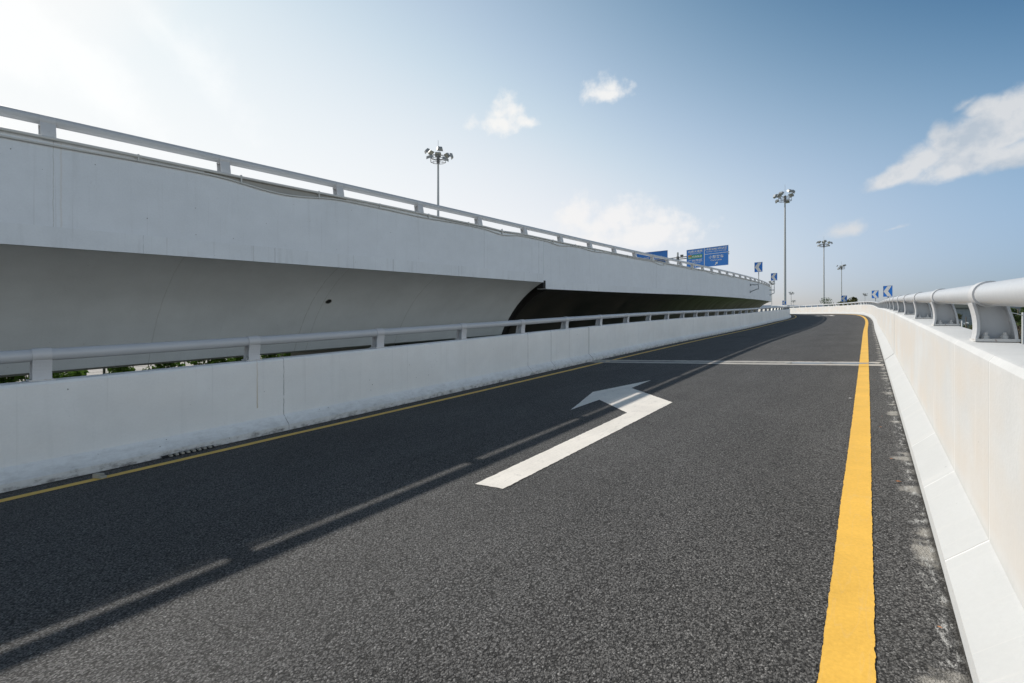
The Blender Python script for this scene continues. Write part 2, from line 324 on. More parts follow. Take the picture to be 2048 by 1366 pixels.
# keep the fitted vertical curvature where it was measured
PD = make_path([-8.0197, 0.0022, 2.23338, 0.03759, 1.1642], [0.00258, 0.00099, -0.00078, 0.00114, -0.00086, 0.0052, 0.00892, 0.01289, 0.01786, 0.0205, 0.0205, 0.0205],
               [-0.00077, -8e-05, 0.00105, -0.00042, -0.00078, -0.00037, 0.0005, 0, 0, 0, 0, 0])
def zfix(P, z0, g, zk):
    q = np.interp(ss, KS, zk); q[ss < 0] = 0
    def integ(f, v0):
        r = np.concatenate([[0], np.cumsum((f[1:]+f[:-1])/2*.25)]); return r-np.interp(0, ss, r)+v0
    P['slope'] = integ(q, g); P['z'] = integ(P['slope'], z0+EZ)
zfix(PL, -1.51116, 0.03962, [0.00283, -0.00063, -0.00109, 0.00015, 0.00109, -0.00142, 0.00071, 0.0008, 0, 0, -.0005, -.0005])
zfix(PR, -1.18593, 0.0439, [0.00026, -0.00023, -0.00104, 8e-05, 0.0017, 0.0003, -0.00228, -0.00048, -0.00017, -0.00072, -0.00076, -0.00074])
zfix(PD, 2.23338, 0.03759, [-0.00077, -8e-05, 0.00105, -0.00042, -0.00078, -0.00037, 0.0012, 0, 0, -.001, -.001, -.001])
def at(P, s, d=0., h=0.):
    f = lambda k: float(np.interp(s, ss, P[k])); psi = f('psi')
    return Vector((f('x')+d*math.cos(psi), f('y')+d*math.sin(psi), f('z')+h))
def head(P, s): return float(np.interp(s, ss, P['psi']))
def slope(P, s): return float(np.interp(s, ss, P['slope']))

def sweep(mb, P, prof, s0, s1, step=.5, sg=1, closed=True, caps=True, mat=0, hfun=None, mats=None, v0=0.):
    n = max(2, int(math.ceil((s1-s0)/step))+1); S = np.linspace(s0, s1, n); base = len(mb.v); K = len(prof)
    vl = [v0]
    for k in range(1, K+1):
        a, b_ = prof[k-1], prof[k % K]; vl.append(vl[-1]+math.hypot(a[0]-b_[0], a[1]-b_[1]))
    for s in S:
        for k, (d, h) in enumerate(prof):
            if hfun: d, h = hfun(s, k, d, h)
            mb.v.append(tuple(at(P, s, sg*d, h)))
    for i in range(n-1):
        for k in range(K if closed else K-1):
            k2 = (k+1) % K; q = (base+i*K+k, base+i*K+k2, base+(i+1)*K+k2, base+(i+1)*K+k)
            uv = [(S[i], vl[k]), (S[i], vl[k+1]), (S[i+1], vl[k+1]), (S[i+1], vl[k])]
            if sg > 0: q = q[::-1]; uv = uv[::-1]
            mb.face(q, mats[k] if mats else mat, uv)
    if caps and closed:
        f = [base+k for k in range(K)]; l = [base+(n-1)*K+k for k in range(K)]
        if sg > 0: f, l = f, l[::-1]
        else: f, l = f[::-1], l
        mb.face(f, mat); mb.face(l, mat)

def W(px, py, zc):       # a photographed direction turned into a world position at depth zc
    xc = (px-CXP)/FPX*zc; z = (HOR-py)/FPX*zc
    return Vector((xc*math.cos(TH)-zc*math.sin(TH), xc*math.sin(TH)+zc*math.cos(TH), z+EZ))

# ------------------------------------------------------------------ road
# matching stations on both walls
SRP = [None]
def match(sl):
    p = at(PL, sl); h = head(PL, sl); S = np.arange(-13, 111, .05)
    x = np.interp(S, ss, PR['x'])-p.x; y = np.interp(S, ss, PR['y'])-p.y
    t = -x*math.sin(h)+y*math.cos(h); ok = (x*math.cos(h)+y*math.sin(h) > 2) & (x*math.cos(h)+y*math.sin(h) < 13)
    ok &= (np.abs(S-(SRP[0]+.25 if SRP[0] is not None else sl)) < 1.0)
    i = np.where(ok, np.abs(t), 1e9).argmin(); SRP[0] = float(S[i]); return SRP[0]
SL = np.arange(-9, 83.01, .25); SR = np.array([match(s) for s in SL])
def road_pt(s, dR=None, dL=None, h=0.):      # point on the road, a given distance from the right or the left wall
    if dR is not None:
        sl = float(np.interp(s, SR, SL)); sr = s
    else:
        sl = s; sr = float(np.interp(s, SL, SR))
    a = at(PL, sl); b_ = at(PR, sr); w = (b_-a).length
    t = 1-dR/w if dR is not None else dL/w
    p = a.lerp(b_, t); p.z = road_z(p.x, p.y)+h; return p
def road_z(x, y):
    yl = np.interp(y, PL['y'][:330], PL['x'][:330]); zl = np.interp(y, PL['y'][:330], PL['z'][:330])
    xr = np.interp(y, PR['y'][:330], PR['x'][:330]); zr = np.interp(y, PR['y'][:330], PR['z'][:330])
    t = (x-yl)/(xr-yl); return float(zl+t*(zr-zl))
NT = 24
mb = MB(); left = []
for i, sl in enumerate(SL):
    a, b_ = at(PL, sl), at(PR, SR[i]); a2 = a.lerp(b_, -.01); b2 = b_.lerp(a, -.01)
    for k in range(NT+1): mb.v.append(tuple(a2.lerp(b2, k/NT)))
wid = [(at(PL, s)-at(PR, r)).length for s, r in zip(SL, SR)]
for i in range(len(SL)-1):
    for k in range(NT):
        q = (i*(NT+1)+k, i*(NT+1)+k+1, (i+1)*(NT+1)+k+1, (i+1)*(NT+1)+k)
        tt = [(i, k), (i, k+1), (i+1, k+1), (i+1, k)]
        mb.face(q, 0, [(SR[a], (1-b_/NT)*1.02*wid[a]-.01*wid[a]) for a, b_ in tt])
        left += [c for a, b_ in tt for c in ((b_/NT)*1.02*wid[a]-.01*wid[a], 0.)]
road = structure(mb.build('road', M['asphalt']))
from mathutils.bvhtree import BVHTree
BV = BVHTree.FromPolygons(mb.v, mb.f)
def road_z(x, y):
    h = BV.ray_cast(Vector((x, y, 30)), Vector((0, 0, -1)))
    return h[0].z if h[0] is not None else float(np.interp(y, PR['y'][:330], PR['z'][:330]))
uvl = road.data.uv_layers.new(name='LeftDist'); uvl.data.foreach_set('uv', left); road.data.uv_layers['UVMap'].active_render = True

def line(name, mat, s0, s1, lo, hi, jit, right=True, h=.004):
    mb = MB(); s = s0; rows = []; j1 = j2 = 0.
    while s < s1:
        ds = .013 if s < 9 and right else (.06 if s < 16 else .4)
        j1, j2 = j1*.55+rnd.gauss(0, .55)*jit, j2*.55+rnd.gauss(0, .55)*jit
        if s > 16: j1 = j2 = 0
        f = (lambda d: road_pt(s, dR=d, h=h)) if right else (lambda d: road_pt(s, dL=d, h=h))
        e0, e1 = f(lo(s)+j1), f(hi(s)+j2); rows.append((e0, e1)); s += ds
    for k, (a, b_) in enumerate(rows): mb.v += [tuple(a), tuple(b_)]
    for k in range(len(rows)-1): mb.face((2*k, 2*k+1, 2*k+3, 2*k+2) if not right else (2*k+1, 2*k, 2*k+2, 2*k+3))
    return mb.build(name, mat, road)
ry = lambda s: float(np.interp(s, [1.5, 3.5, 11.3, 30, 60], [.240, .248, .245, .25, .25]))
line('yellow_edge_line', M['yellow'], -2., 90., lambda s: ry(s), lambda s: ry(s)+.148, .0019)
line('yellow_edge_line', M['yellow_left'], -4., 80., lambda s: float(np.interp(s, [0, 3, 10, 20, 60], [.30, .27, .40, .41, .41])), lambda s: float(np.interp(s, [0, 3, 10, 20, 60], [.43, .40, .53, .54, .54])), .003, False)

ARW = [(-2.5, 2.74), (-2.23, 2.75), (-2.31, 6.47), (-3.39, 7.57), (-3.44, 8.55), (-3.83, 7.05), (-3.37, 5.59), (-3.37, 6.40), (-2.58, 5.63)]
def rough_outline(pts, step=.03, j=.004):
    out = []
    for k in range(len(pts)):
        a, b_ = Vector(pts[k]), Vector(pts[(k+1) % len(pts)]); n = max(1, int((b_-a).length/step))
        for i in range(n):
            p = a.lerp(b_, i/n); out.append((p.x+rnd.uniform(-j, j), p.y+rnd.uniform(-j, j)))
    return out
def flat_marking(name, pts, mat, h=.0045):
    from mathutils.geometry import tessellate_polygon
    if sum(a[0]*b_[1]-b_[0]*a[1] for a, b_ in zip(pts, pts[1:]+pts[:1])) < 0: pts = pts[::-1]
    mb = MB(); mb.v = [(x, y, road_z(x, y)+h) for x, y in pts]
    for f in tessellate_polygon([[Vector((x, y, 0)) for x, y in pts]]):
        a, b_, c = (Vector(pts[k]) for k in f)
        mb.face(f if (b_-a).cross(c-a) > 0 else f[::-1])
    return mb.build(name, mat, road)
flat_marking('turn_arrow', rough_outline(ARW), M['white_paint'])
# the next arrow, round the bend
ca = Vector((-2.9, 5.6)); rot = Matrix.Rotation(head(PR, 62)*.75, 2); cb = Vector((-5.3, 59.6))
flat_marking('turn_arrow', [tuple(cb+rot @ (Vector(p)-ca)*Vector((1, 1)).x) for p in ARW], M['white_paint'], .02)

# expansion joint: two pale concrete nosings with a steel and rubber gap
def cross_strip(name, mat, o0, o1, h, jit=0., t0=.0, t1=1.):
    mb = MB(); n = 90
    A = (at(PL, 12.0), at(PR, 11.35))
    d = (A[1]-A[0]); fw = Vector((-d.y, d.x, 0)).normalized()
    for k in range(n+1):
        t = t0+(t1-t0)*k/n
        for o in (o0, o1):
            p = A[0].lerp(A[1], t)+fw*(o+rnd.uniform(-jit, jit)); p.z = road_z(p.x, p.y)+h; mb.v.append(tuple(p))
    for k in range(n): mb.face((2*k, 2*k+2, 2*k+3, 2*k+1))
    return mb.build(name, mat, road)
cross_strip('expansion_joint', M['joint_conc'], -.36, -.055, .005, .012)
cross_strip('expansion_joint', M['joint_conc'], .055, .34, .005, .03, 0, .985)
cross_strip('joint_seal', M['rubber'], -.055, .055, .003, .0)
# yellow paint running across the joint
mb = MB()
for k in range(12):
    s = 10.9+.09*k; mb.v += [tuple(road_pt(s, dR=ry(s), h=.0085)), tuple(road_pt(s, dR=ry(s)+.148, h=.0085))]
for k in range(11): mb.face((2*k+1, 2*k+3, 2*k+2, 2*k)[::-1])
mb.build('yellow_edge_line', M['yellow'], road)
# shallow puddle held by the joint
pts = []
for k in range(40):
    a = 2*math.pi*k/40; r = 1+.28*math.sin(3*a+1)+.18*math.sin(7*a)+rnd.uniform(-.05, .05)
    pts.append((-1.15+.62*r*math.cos(a), 11.46+.10*r*math.sin(a)))
flat_marking('puddle', pts, M['water'], .010)
pts = [(-.55+.30*(1+.2*math.sin(4*a))*math.cos(a), 11.40+.07*(1+.25*math.sin(3*a))*math.sin(a)) for a in [2*math.pi*k/30 for k in range(30)]]
flat_marking('puddle', pts, M['water'], .0101)
pts = [(-1.2+1.25*(1+.12*math.sin(5*a))*math.cos(a), 11.62+.20*(1+.25*math.sin(3*a+2))*math.sin(a)) for a in [2*math.pi*k/40 for k in range(40)]]
M['damp'], _, _ = newmat('damp asphalt', (.018, .018, .017), .5)
flat_marking('damp_patch', pts, M['damp'], .0035)
# girder that carries the road
mb = MB(); n = 0
for i in range(0, len(SL), 4):
    a, b_ = at(PL, SL[i]), at(PR, SR[i]); o = (a-b_).normalized()
    for p, dz in ((a+o*.385, -.03), (b_-o*.385, -.03), (b_-o*.3, -.45), (b_+o*1.2, -.75), (b_+o*1.8, -1.9), (a-o*1.8, -1.9), (a-o*1.2, -.75), (a+o*.3, -.45)):
        mb.v.append((p.x, p.y, p.z+dz))
    n += 1
for i in range(n-1):
    for k in range(8): mb.face((i*8+k, (i+1)*8+k, (i+1)*8+(k+1) % 8, i*8+(k+1) % 8), 0, [(i, k*.5), (i+1, k*.5), (i+1, k*.5+.5), (i, k*.5+.5)])
mb.face(range(8)); mb.face([(n-1)*8+k for k in range(8)][::-1]); mb.build('girder', M['conc'], road)

# ------------------------------------------------------------------ guard rail posts and parapets
T2, HW, RO, HR = .132, .954, .113, .250
def post_meshes():
    # local axes: x = outwards from the road, y = along the wall, z = up; origin on the wall top at its inner edge
    inn = [(.070, .014), (.0745, .04), (.0765, .07), (.0760, .10), (.072, .135), (.0655, .17), (.056, .205)]; out = [(.205, .014), (.2025, .05), (.197, .085), (.189, .12), (.180, .155), (.171, .19), (.160, .225)]
    mb = MB(); w = .14
    for crv, t in ((inn, -.012), (out, .012)):
        for k in range(len(crv)-1):
            a, b_ = crv[k], crv[k+1]; i = len(mb.v)
            for (x, z) in (a, b_):
                for dx in (0, t):
                    for y in (-w/2, w/2): mb.v.append((x+dx, y, z))
            for f in ((0, 1, 5, 4), (2, 6, 7, 3), (0, 4, 6, 2), (1, 3, 7, 5)): mb.face([i+q for q in f])
            if k == 0: mb.face([i, i+2, i+3, i+1])
    for y in (-.007, .007):
        i = len(mb.v)
        for c in inn: mb.v.append((c[0], y, c[1]))
        for c in out[::-1]: mb.v.append((c[0], y, c[1]))
        mb.face(range(i, i+14) if y > 0 else list(range(i, i+14))[::-1])
    post = mb.build('post', M['post'], None, smooth=40); me_post = post.data
    cb = MB(); cb.tube([(RO, -w/2, HR), (RO, w/2, HR)], .0685, 28); col = cb.build('collar', M['post'], None, smooth=40)
    pb = MB(); pb.box((.1375, 0, .007), (.165, .19, .014)); pl = pb.build('base_plate', M['plate'], None, bevel=.003)
    bb = MB()
    for x in (.100, .172):
        for y in (-.045, .045):
            n = 6
            for r, z0, z1, n in ((.017, .014, .030, 6), (.009, .030, .046, 8)):
                bb.tube([(x, y, z0), (x, y, z1)], r, n)
    bo = bb.build('bolts', M['plate'], None)
    bo.name = 'bolt_set'
    ms = dict(post=post.data, collar=col.data, plate=pl, bolt=None)
    # single bolt, used one by one
    b1 = MB(); b1.tube([(0, 0, .014), (0, 0, .030)], .0165, 6); b1.tube([(0, 0, .030), (0, 0, .047)], .009, 10)
    ms['bolt'] = b1.build('bolt', M['plate'], None).data
    for o in (post, col, bo): bpy.data.objects.remove(o)
    ms['plate'] = pl.data
    bpy.data.objects.remove(pl)
    for o in [o for o in COL.objects if o.name.startswith('bolt')]: bpy.data.objects.remove(o)
    return ms
PM = post_meshes()
def link(name, me, parent, loc=(0, 0, 0)):
    o = bpy.data.objects.new(name, me); COL.objects.link(o); o.parent = parent; o.location = loc; return o
def place_post(P, s, parent, sg, dtop, htop, detail):
    p = at(P, s, sg*dtop, htop); o = link('post', PM['post'], parent)
    h = head(P, s); sl = math.atan(slope(P, s))
    # x outwards: +X of the path for the right wall, -X for the left wall
    X = Vector((math.cos(h), math.sin(h), 0))*sg; Z = Vector((0, 0, 1)); Y = Z.cross(X)
    Mx = Matrix((X, Y, Z)).transposed().to_4x4(); Mx.translation = p; o.matrix_basis = Mx
    link('collar', PM['collar'], o).rotation_euler.x = sl*(1 if sg > 0 else -1)
    o2 = o.children[-1]; c = Vector((RO, 0, HR)); R = Matrix.Rotation(o2.rotation_euler.x, 3, 'X'); o2.location = c-R @ c
    link('base_plate', PM['plate'], o)
    if detail:
        for x in (.100, .172):
            for y in (-.045, .045): link('bolt', PM['bolt'], o, (x, y, 0))
    return o
def handrail(P, s0, s1, sg, dtop, htop, parent):
    mb = MB(); n = int((s1-s0)/.5)+2
    mb.tube([at(P, s, sg*(dtop+RO), htop+HR) for s in np.linspace(s0, s1, n)], .06, 20)
    return mb.build('handrail', M['rail'], parent, smooth=40)

WPROF = [(0, -.25), (0, .072), (.1347, .196), (.1347, HW-.03), (.152, HW-.006), (.168, HW), (.345, HW), (.355, HW-.01), (.355, -.7), (.2, -.7)]
def parapet(P, sg, mat, label, gap, s_end, posts, joint_s):
    t = thing('bridge_parapet', label, 'parapet', at(P, 0))
    inv = Matrix.Translation(-at(P, 0))
    segs = [(-8 if sg < 0 else -3, gap-(.012 if sg < 0 else .03)), (gap+(.012 if sg < 0 else .03), s_end)]
    for a, b_ in segs:
        mb = MB(); pr = WPROF if sg < 0 else WPROF
        sweep(mb, P, pr, a, b_, .5, sg, v0=-.25); o = mb.build('wall', mat, t, smooth=22); o.data.transform(inv)
    mb = MB(); sweep(mb, P, [(d+(.014 if k < 6 else -.014), h-(.01 if k in (4, 5, 6, 7) else 0)) for k, (d, h) in enumerate(WPROF)], gap-.05, gap+.05, .1, sg); o = mb.build('joint_seal', M['rubber'], t); o.data.transform(inv)
    for a, b_ in ((segs[0][0], joint_s-.004), (joint_s+.004, s_end)):
        o = handrail(P, a, b_, sg, T2, HW, t); o.data.transform(inv)
    for s in posts:
        o = place_post(P, s, t, sg, T2, HW, s < 24); o.matrix_basis = inv @ o.matrix_basis
    return t
parapet(PL, -1, M['wall_l'], 'shaded white concrete parapet with grey rail on the left of the road', 12.0, 84., [PL['sp']+2*i for i in range(-2, 36)], 11.3)
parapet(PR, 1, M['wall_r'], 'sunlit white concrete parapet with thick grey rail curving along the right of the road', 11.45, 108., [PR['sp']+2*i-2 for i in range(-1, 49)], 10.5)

# ------------------------------------------------------------------ upper viaduct
SJ = 12.0
def bez(p0, p1, p2, n=14):
    return [((1-t)**2*p0[0]+2*t*(1-t)*p1[0]+t*t*p2[0], (1-t)**2*p0[1]+2*t*(1-t)*p1[1]+t*t*p2[1]) for t in [k/n for k in range(n+1)]]
def span(label, s0, s1, hb, girder_mat, gs0, posts, hbf=None, gj=0.):
    t = thing('viaduct_span', label, 'viaduct', at(PD, s0)); inv = Matrix.Translation(-at(PD, s0))
    f = (lambda s, k, d, h: (d, h-(hbf(s)-hb) if h < -.9 else h)) if hbf else None
    fin = lambda o: (o.data.transform(inv), o)[1]
    mb = MB(); sweep(mb, PD, [(0, -.008), (0, -(hb-.25)), (-.3, -(hb-.25)), (-.25, 0), (-.012, 0)][::-1], s0, s1, .5, 1, hfun=f); fin(mb.build('parapet', M['fascia'], t))
    mb = MB(); sweep(mb, PD, [(.008, -(hb-.25)), (.008, -hb), (-.3, -hb), (-.3, -(hb-.25)-.004)][::-1], s0+gj, s1, .5, 1, hfun=f); fin(mb.build('edge_beam', M['band'], t))
    c = bez((-.03, -hb), (-1.1, -1.78), (-1.6, -2.93)); cl = [(-8.3-x, y) for x, y in c[::-1]]
    prof = c+[(-1.75, -2.97)]+[(-6.55, -2.97)]+cl+[(-8.27, -1.15), (-.2, -1.15)]
    def gf(s, k, d, h):
        if hbf and k < len(c): h = h-(hbf(s)-hb)*(1-k/len(c))
        if h < -2.5: h += .0043*min(max(s, 0), 30)
        return d, h
    mb = MB(); sweep(mb, PD, prof[::-1], gs0, s1, .5, 1, hfun=lambda s, k, d, h: gf(s, len(prof)-1-k, d, h)); fin(mb.build('box_girder', girder_mat, t, smooth=35))
    mb = MB(); sweep(mb, PD, [(-.26, -1.02), (-.26, -1.14), (-8.04, -1.14), (-8.04, -1.02)], s0, s1, .5, 1); fin(mb.build('deck_surface', M['asphalt'], t))
    mb = MB(); sweep(mb, PD, [(-8.3, -1.3), (-8.0, -1.3), (-8.05, 0), (-8.3, 0)], s0, s1, .5, 1); fin(mb.build('parapet', M['fascia'], t))
    for a in ((0, 1), (-8.3, -1)):
        rail_t = handrail2(a, s0+.004, s1, t); fin(rail_t)
    for s in posts:
        o = place_post2(s, t, s < 20); o.matrix_basis = inv @ o.matrix_basis
    return t, inv
def handrail2(a, s0, s1, t):
    mb = MB(); n = int((s1-s0)/.5)+2; d = -.25+RO if a[0] == 0 else -8.3+.25-RO
    mb.tube([at(PD, s, d, HR+.010) for s in np.linspace(s0, s1, n)], .06, 20); return mb.build('handrail', M['rail'], t, smooth=40)
def place_post2(s, t, detail): return place_post(PD, s, t, 1, -.25, 0., detail)
pd = PD['sp']
near, inv_n = span('near viaduct span on the left with a pale grey concrete belly', -9., SJ-.004, 1.305, M['belly'], -9., [pd+2*i for i in range(-3, 6)])
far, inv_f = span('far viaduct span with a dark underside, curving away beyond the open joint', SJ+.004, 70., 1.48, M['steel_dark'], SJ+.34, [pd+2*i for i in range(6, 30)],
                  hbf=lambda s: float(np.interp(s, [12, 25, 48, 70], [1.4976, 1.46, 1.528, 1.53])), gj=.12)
mb = MB(); ec = [(x-.07, y+.05) for x, y in bez((-.03, -1.30), (-1.1, -1.78), (-1.6, -2.93))]
sweep(mb, PD, ([(-.035, -1.06)]+ec+[(-4.2, -2.88), (-4.2, -1.06)])[::-1], SJ-.05, SJ+.36, .1, 1); o = mb.build('shade_block', M['gap_shade'], near); o.data.transform(inv_n)  # solid black block added so the open joint looks dark
mb = MB(); sweep(mb, PD, [(-.010, -1.075), (-.010, -1.475), (-.29, -1.475), (-.29, -1.075)], SJ+.001, SJ+.122, .1, 1); o = mb.build('shade_filler', M['gap_shade'], far); o.data.transform(inv_f)  # black filler over the lit beam end, painted as a shaded notch
# conduits clipped below the deck rail, sagging between clips
def conduit(pts_s, r, d, name, t, inv):
    mb = MB(); mb.tube([at(PD, s, d, h) for s, h in pts_s], r, 10); o = mb.build(name, M['conduit'], t, smooth=40); o.data.transform(inv)
def sag(s, lows):
    h = -.055-.006*math.sin(s*2.1)
    for c, w, a in lows:
        x = (s-c)/w
        if abs(x) < 1: h -= a*(math.cos(x*math.pi)+1)/2
    return h
lows = [(4.05, 1.15, .085), (1.0, 1.9, .012), (7.3, 1.2, .015), (10.0, .85, .06), (12.9, .8, .05), (15.2, .9, .03), (21.9, 1.1, .07), (26.5, 1.2, .04), (31, 1.3, .06), (36, 1.2, .04)]
for t, inv, a, b_ in ((near, inv_n, -9., SJ), (far, inv_f, SJ, 58.)):
    S = np.arange(a, b_+.01, .1)
    conduit([(s, .0+.005*math.sin(s*1.3)-(.03*max(0, 1-abs(s-10)/.8))) for s in S], .022, .024, 'conduit', t, inv)
    conduit([(s, sag(s, lows)) for s in S], .014, .017, 'conduit', t, inv)
    # strip of bare concrete left unpainted behind the sagging conduit
mb = MB(); S = np.arange(2.85, 5.3, .1)
for s in S:
    mb.v += [tuple(at(PD, s, .003, -.012)), tuple(at(PD, s, .003, sag(s, lows)+.004))]
for k in range(len(S)-1): mb.face((2*k, 2*k+2, 2*k+3, 2*k+1)[::-1], 0, [(S[k], 0), (S[k], .1), (S[k+1], .1), (S[k+1], 0)])
o = mb.build('bare_strip', M['conc'], near); o.data.transform(inv_n)
for s in [-.6+1.32*k for k in range(9)]+[12.5+1.4*k for k in range(28)]:   # clips
    t, inv = (near, inv_n) if s < SJ else (far, inv_f)
    mb = MB(); a = at(PD, s, .006, .03); b_ = at(PD, s, .03, sag(s, lows)-.012); h = head(PD, s)
    mb.box((a+b_)/2, (.045, .018, abs(a.z-b_.z)), Matrix.Rotation(h, 3, 'Z')); o = mb.build('clip', M['conduit'], t); o.data.transform(inv)
# drain hole in the near belly
def on_belly(s, k, off=0.):
    c = bez((-.03, -1.305), (-1.1, -1.78), (-1.6, -2.93), 100); p = c[int(k*100)]; q = c[min(100, int(k*100)+1)]
    n = Vector((-(q[1]-p[1]), (q[0]-p[0]))).normalized()
    if n.x < 0: n = -n
    return at(PD, s, p[0]+n.x*off, p[1]+n.y*off), n
best = None
for s in np.arange(3, 11, .05):
    for k in np.arange(.05, .95, .02):
        p, n = on_belly(s, k); q = p-Vector((0, 0, EZ)); xc = q.x*math.cos(TH)+q.y*math.sin(TH); zc = -q.x*math.sin(TH)+q.y*math.cos(TH)
        e = (CXP+FPX*xc/zc-658)**2+(HOR-FPX*q.z/zc-604)**2
        if best is None or e < best[0]: best = (e, s, k)
_, s, k = best; p, n = on_belly(s, k, .003); h = head(PD, s)
nv = Vector((n.x*math.cos(h), n.x*math.sin(h), n.y)); tv = Vector((-math.sin(h), math.cos(h), 0)); bv = nv.cross(tv)
mb = MB(); ring = [p+tv*.062*math.cos(a)+bv*.062*math.sin(a) for a in [2*math.pi*i/24 for i in range(24)]]; deep = [q-nv*.02+nv*.004 for q in ring]
mb.poly(ring[::-1] if (ring[1]-ring[0]).cross(ring[2]-ring[1]).dot(nv) < 0 else ring)
o = mb.build('drain_hole', M['gap_shade'], near); o.data.transform(inv_n)
mb = MB(); mb.tube([q+nv*.004 for q in ring+[ring[0]]], .006, 6); o = mb.build('drain_rim', M['conc'], near); o.data.transform(inv_n)

# ------------------------------------------------------------------ chevron signs
def board_axes(face_dir):           # face_dir = horizontal direction the board looks towards
    n = Vector((face_dir.x, face_dir.y, 0)).normalized(); r = Vector((-n.y, n.x, 0)); return r, Vector((0, 0, 1)), n
def plate(mb, c, r, u, n, w, h, t, mat=0):
    M3 = Matrix((r, u, n)).transposed(); mb.box(c, (w, h, t), M3, mat)
def chevron(c, w, h, face, label, bracket, group):
    t = thing('chevron_sign', label, 'sign', c, 0, group); r, u, n = board_axes(face); O = Vector((0, 0, 0))
    mb = MB(); plate(mb, O, r, u, n, w, h, .02); mb.build('sign_panel', M['blue_chev'], t, bevel=.004)
    mb = MB(); P2 = lambda x, y: O+r*x*w+u*y*h+n*.0125
    # white arrow bent to the left: tip at the left edge, open to the right
    pts = [(-.47, 0), (-.04, .46), (.40, .46), (.02, 0), (.40, -.46), (-.04, -.46)]
    mb.face([0, 1, 2, 3]); mb.face([0, 3, 4, 5]); mb.v = [tuple(P2(*p)) for p in pts]
    o = mb.build('chevron', M['sign_white'], t)
    for f in o.data.polygons:
        if f.normal.dot(n) < 0: f.flip()
    mb = MB()
    for a, b_ in (((-.5, .5), (.5, .5)), ((-.5, -.5), (.5, -.5)), ((-.5, -.5), (-.5, .5)), ((.5, -.5), (.5, .5))):
        mb.bar(O+r*a[0]*w+u*a[1]*h+n*.012, O+r*b_[0]*w+u*b_[1]*h+n*.012, .012, .008)
    mb.build('border', M['sign_white'], t)
    bracket(t, c, h, n); return t
def pole_bracket(foot, arms=(), low=None):
    def f(t, c, h, n):
        mb = MB(); top = -n*.04+Vector((0, 0, h*.35)); bot = Vector((-n.x*.04, -n.y*.04, foot-c.z)); mb.tube([top, bot], .035, 12); mb.build('pole', M['galv'], t, smooth=40)
        for (z, tgt, zt) in arms:
            mb = MB(); a = Vector((-n.x*.04, -n.y*.04, z-c.z)); b_ = tgt-c; b_.z = zt-c.z; mb.tube([a, b_], .04, 8)
            mb.box(b_, (.16, .16, .16)); mb.build('bracket_arm', M['galv'], t)
    return f
G1 = 'chevron signs along the outer parapet of the curve'
for (px, py, zc, s, hh, lab) in ((1775.8, 582.4, 28., 35.2, .63, 'biggest blue chevron sign above the right rail, nearest to the camera'),
                             (1750.4, 588.6, 40., 50.3, .64, 'second blue chevron sign from the right end of the rail, its pole showing below'),
                             (1688.3, 597.0, 56., 68., .68, 'blue chevron sign above the far white parapet, beside a tall mast and green tree tops'),
                             (1568.6, 605.6, 77., 89.5, .70, 'smallest blue chevron sign, low in front of the tall mast')):
    c = W(px, py, zc); tgt = at(PR, s, .36, .3); w = .44 if zc < 35 else .47 if zc < 45 else .54
    h = head(PR, s); face = Vector((-math.sin(.30), -math.cos(.30), 0)) if zc < 45 else -W(px, py, 1.)+Vector((0, 0, EZ))
    chevron(c, w, hh, face, lab, pole_bracket(tgt.z-.3, [(tgt.z, tgt, tgt.z), (tgt.z-.25, tgt, tgt.z-.25)]), G1)
G2 = 'chevron signs bracketed to the viaduct fascia'
for (px, py, zc, s, hh, lab, arms) in ((1517, 534.2, 38.4, 42.3, .775, 'taller blue chevron sign bracketed to the white viaduct fascia', (569, 577, 583)),
                                 (1548.2, 553.6, 49.6, 55.4, .75, 'blue chevron sign at the far end of the viaduct, against the sky', (580, 586, 590))):
    c = W(px, py, zc); a = W(px, arms[0], zc); bz = W(px, arms[1], zc); lowp = W(px, arms[2], zc); tgt = at(PD, s, 0., 0.)
    chevron(c, .58, hh, Vector((-math.sin(.05), -math.cos(.05), 0)), lab, pole_bracket(bz.z, [(a.z, tgt, a.z), (bz.z, tgt, lowp.z)]), G2)

# ------------------------------------------------------------------ gantry with two direction boards
def text_mesh(body, bold=.012):
    cu = bpy.data.curves.new('lettering', 'FONT'); cu.body = body; cu.offset = bold; cu.resolution_u = 3
    o = bpy.data.objects.new('lettering', cu); COL.objects.link(o); bpy.context.view_layer.update()
    dg = bpy.context.evaluated_depsgraph_get(); me = bpy.data.meshes.new_from_object(o.evaluated_get(dg))
    bpy.data.objects.remove(o); return me
def put_text(parent, body, x, y, w, h, C, r, u, n, mat, bold=.012, dz=.035):     # fits the words into the box x..x+w, y..y+h (metres from the board centre)
    me = text_mesh(body, bold); co = np.empty(len(me.vertices)*3); me.vertices.foreach_get('co', co); co = co.reshape(-1, 3)
    lo, hi = co.min(0), co.max(0); sx, sy = w/(hi[0]-lo[0]), h/(hi[1]-lo[1])
    X = x+(co[:, 0]-lo[0])*sx; Y = y+(co[:, 1]-lo[1])*sy
    P = np.outer(X, r)+np.outer(Y, u)+np.array(n)*dz+np.array(C); me.vertices.foreach_set('co', P.ravel()); me.materials.clear(); me.materials.append(mat)
    me.update(); o = bpy.data.objects.new('lettering', me); COL.objects.link(o); o.parent = parent; return o
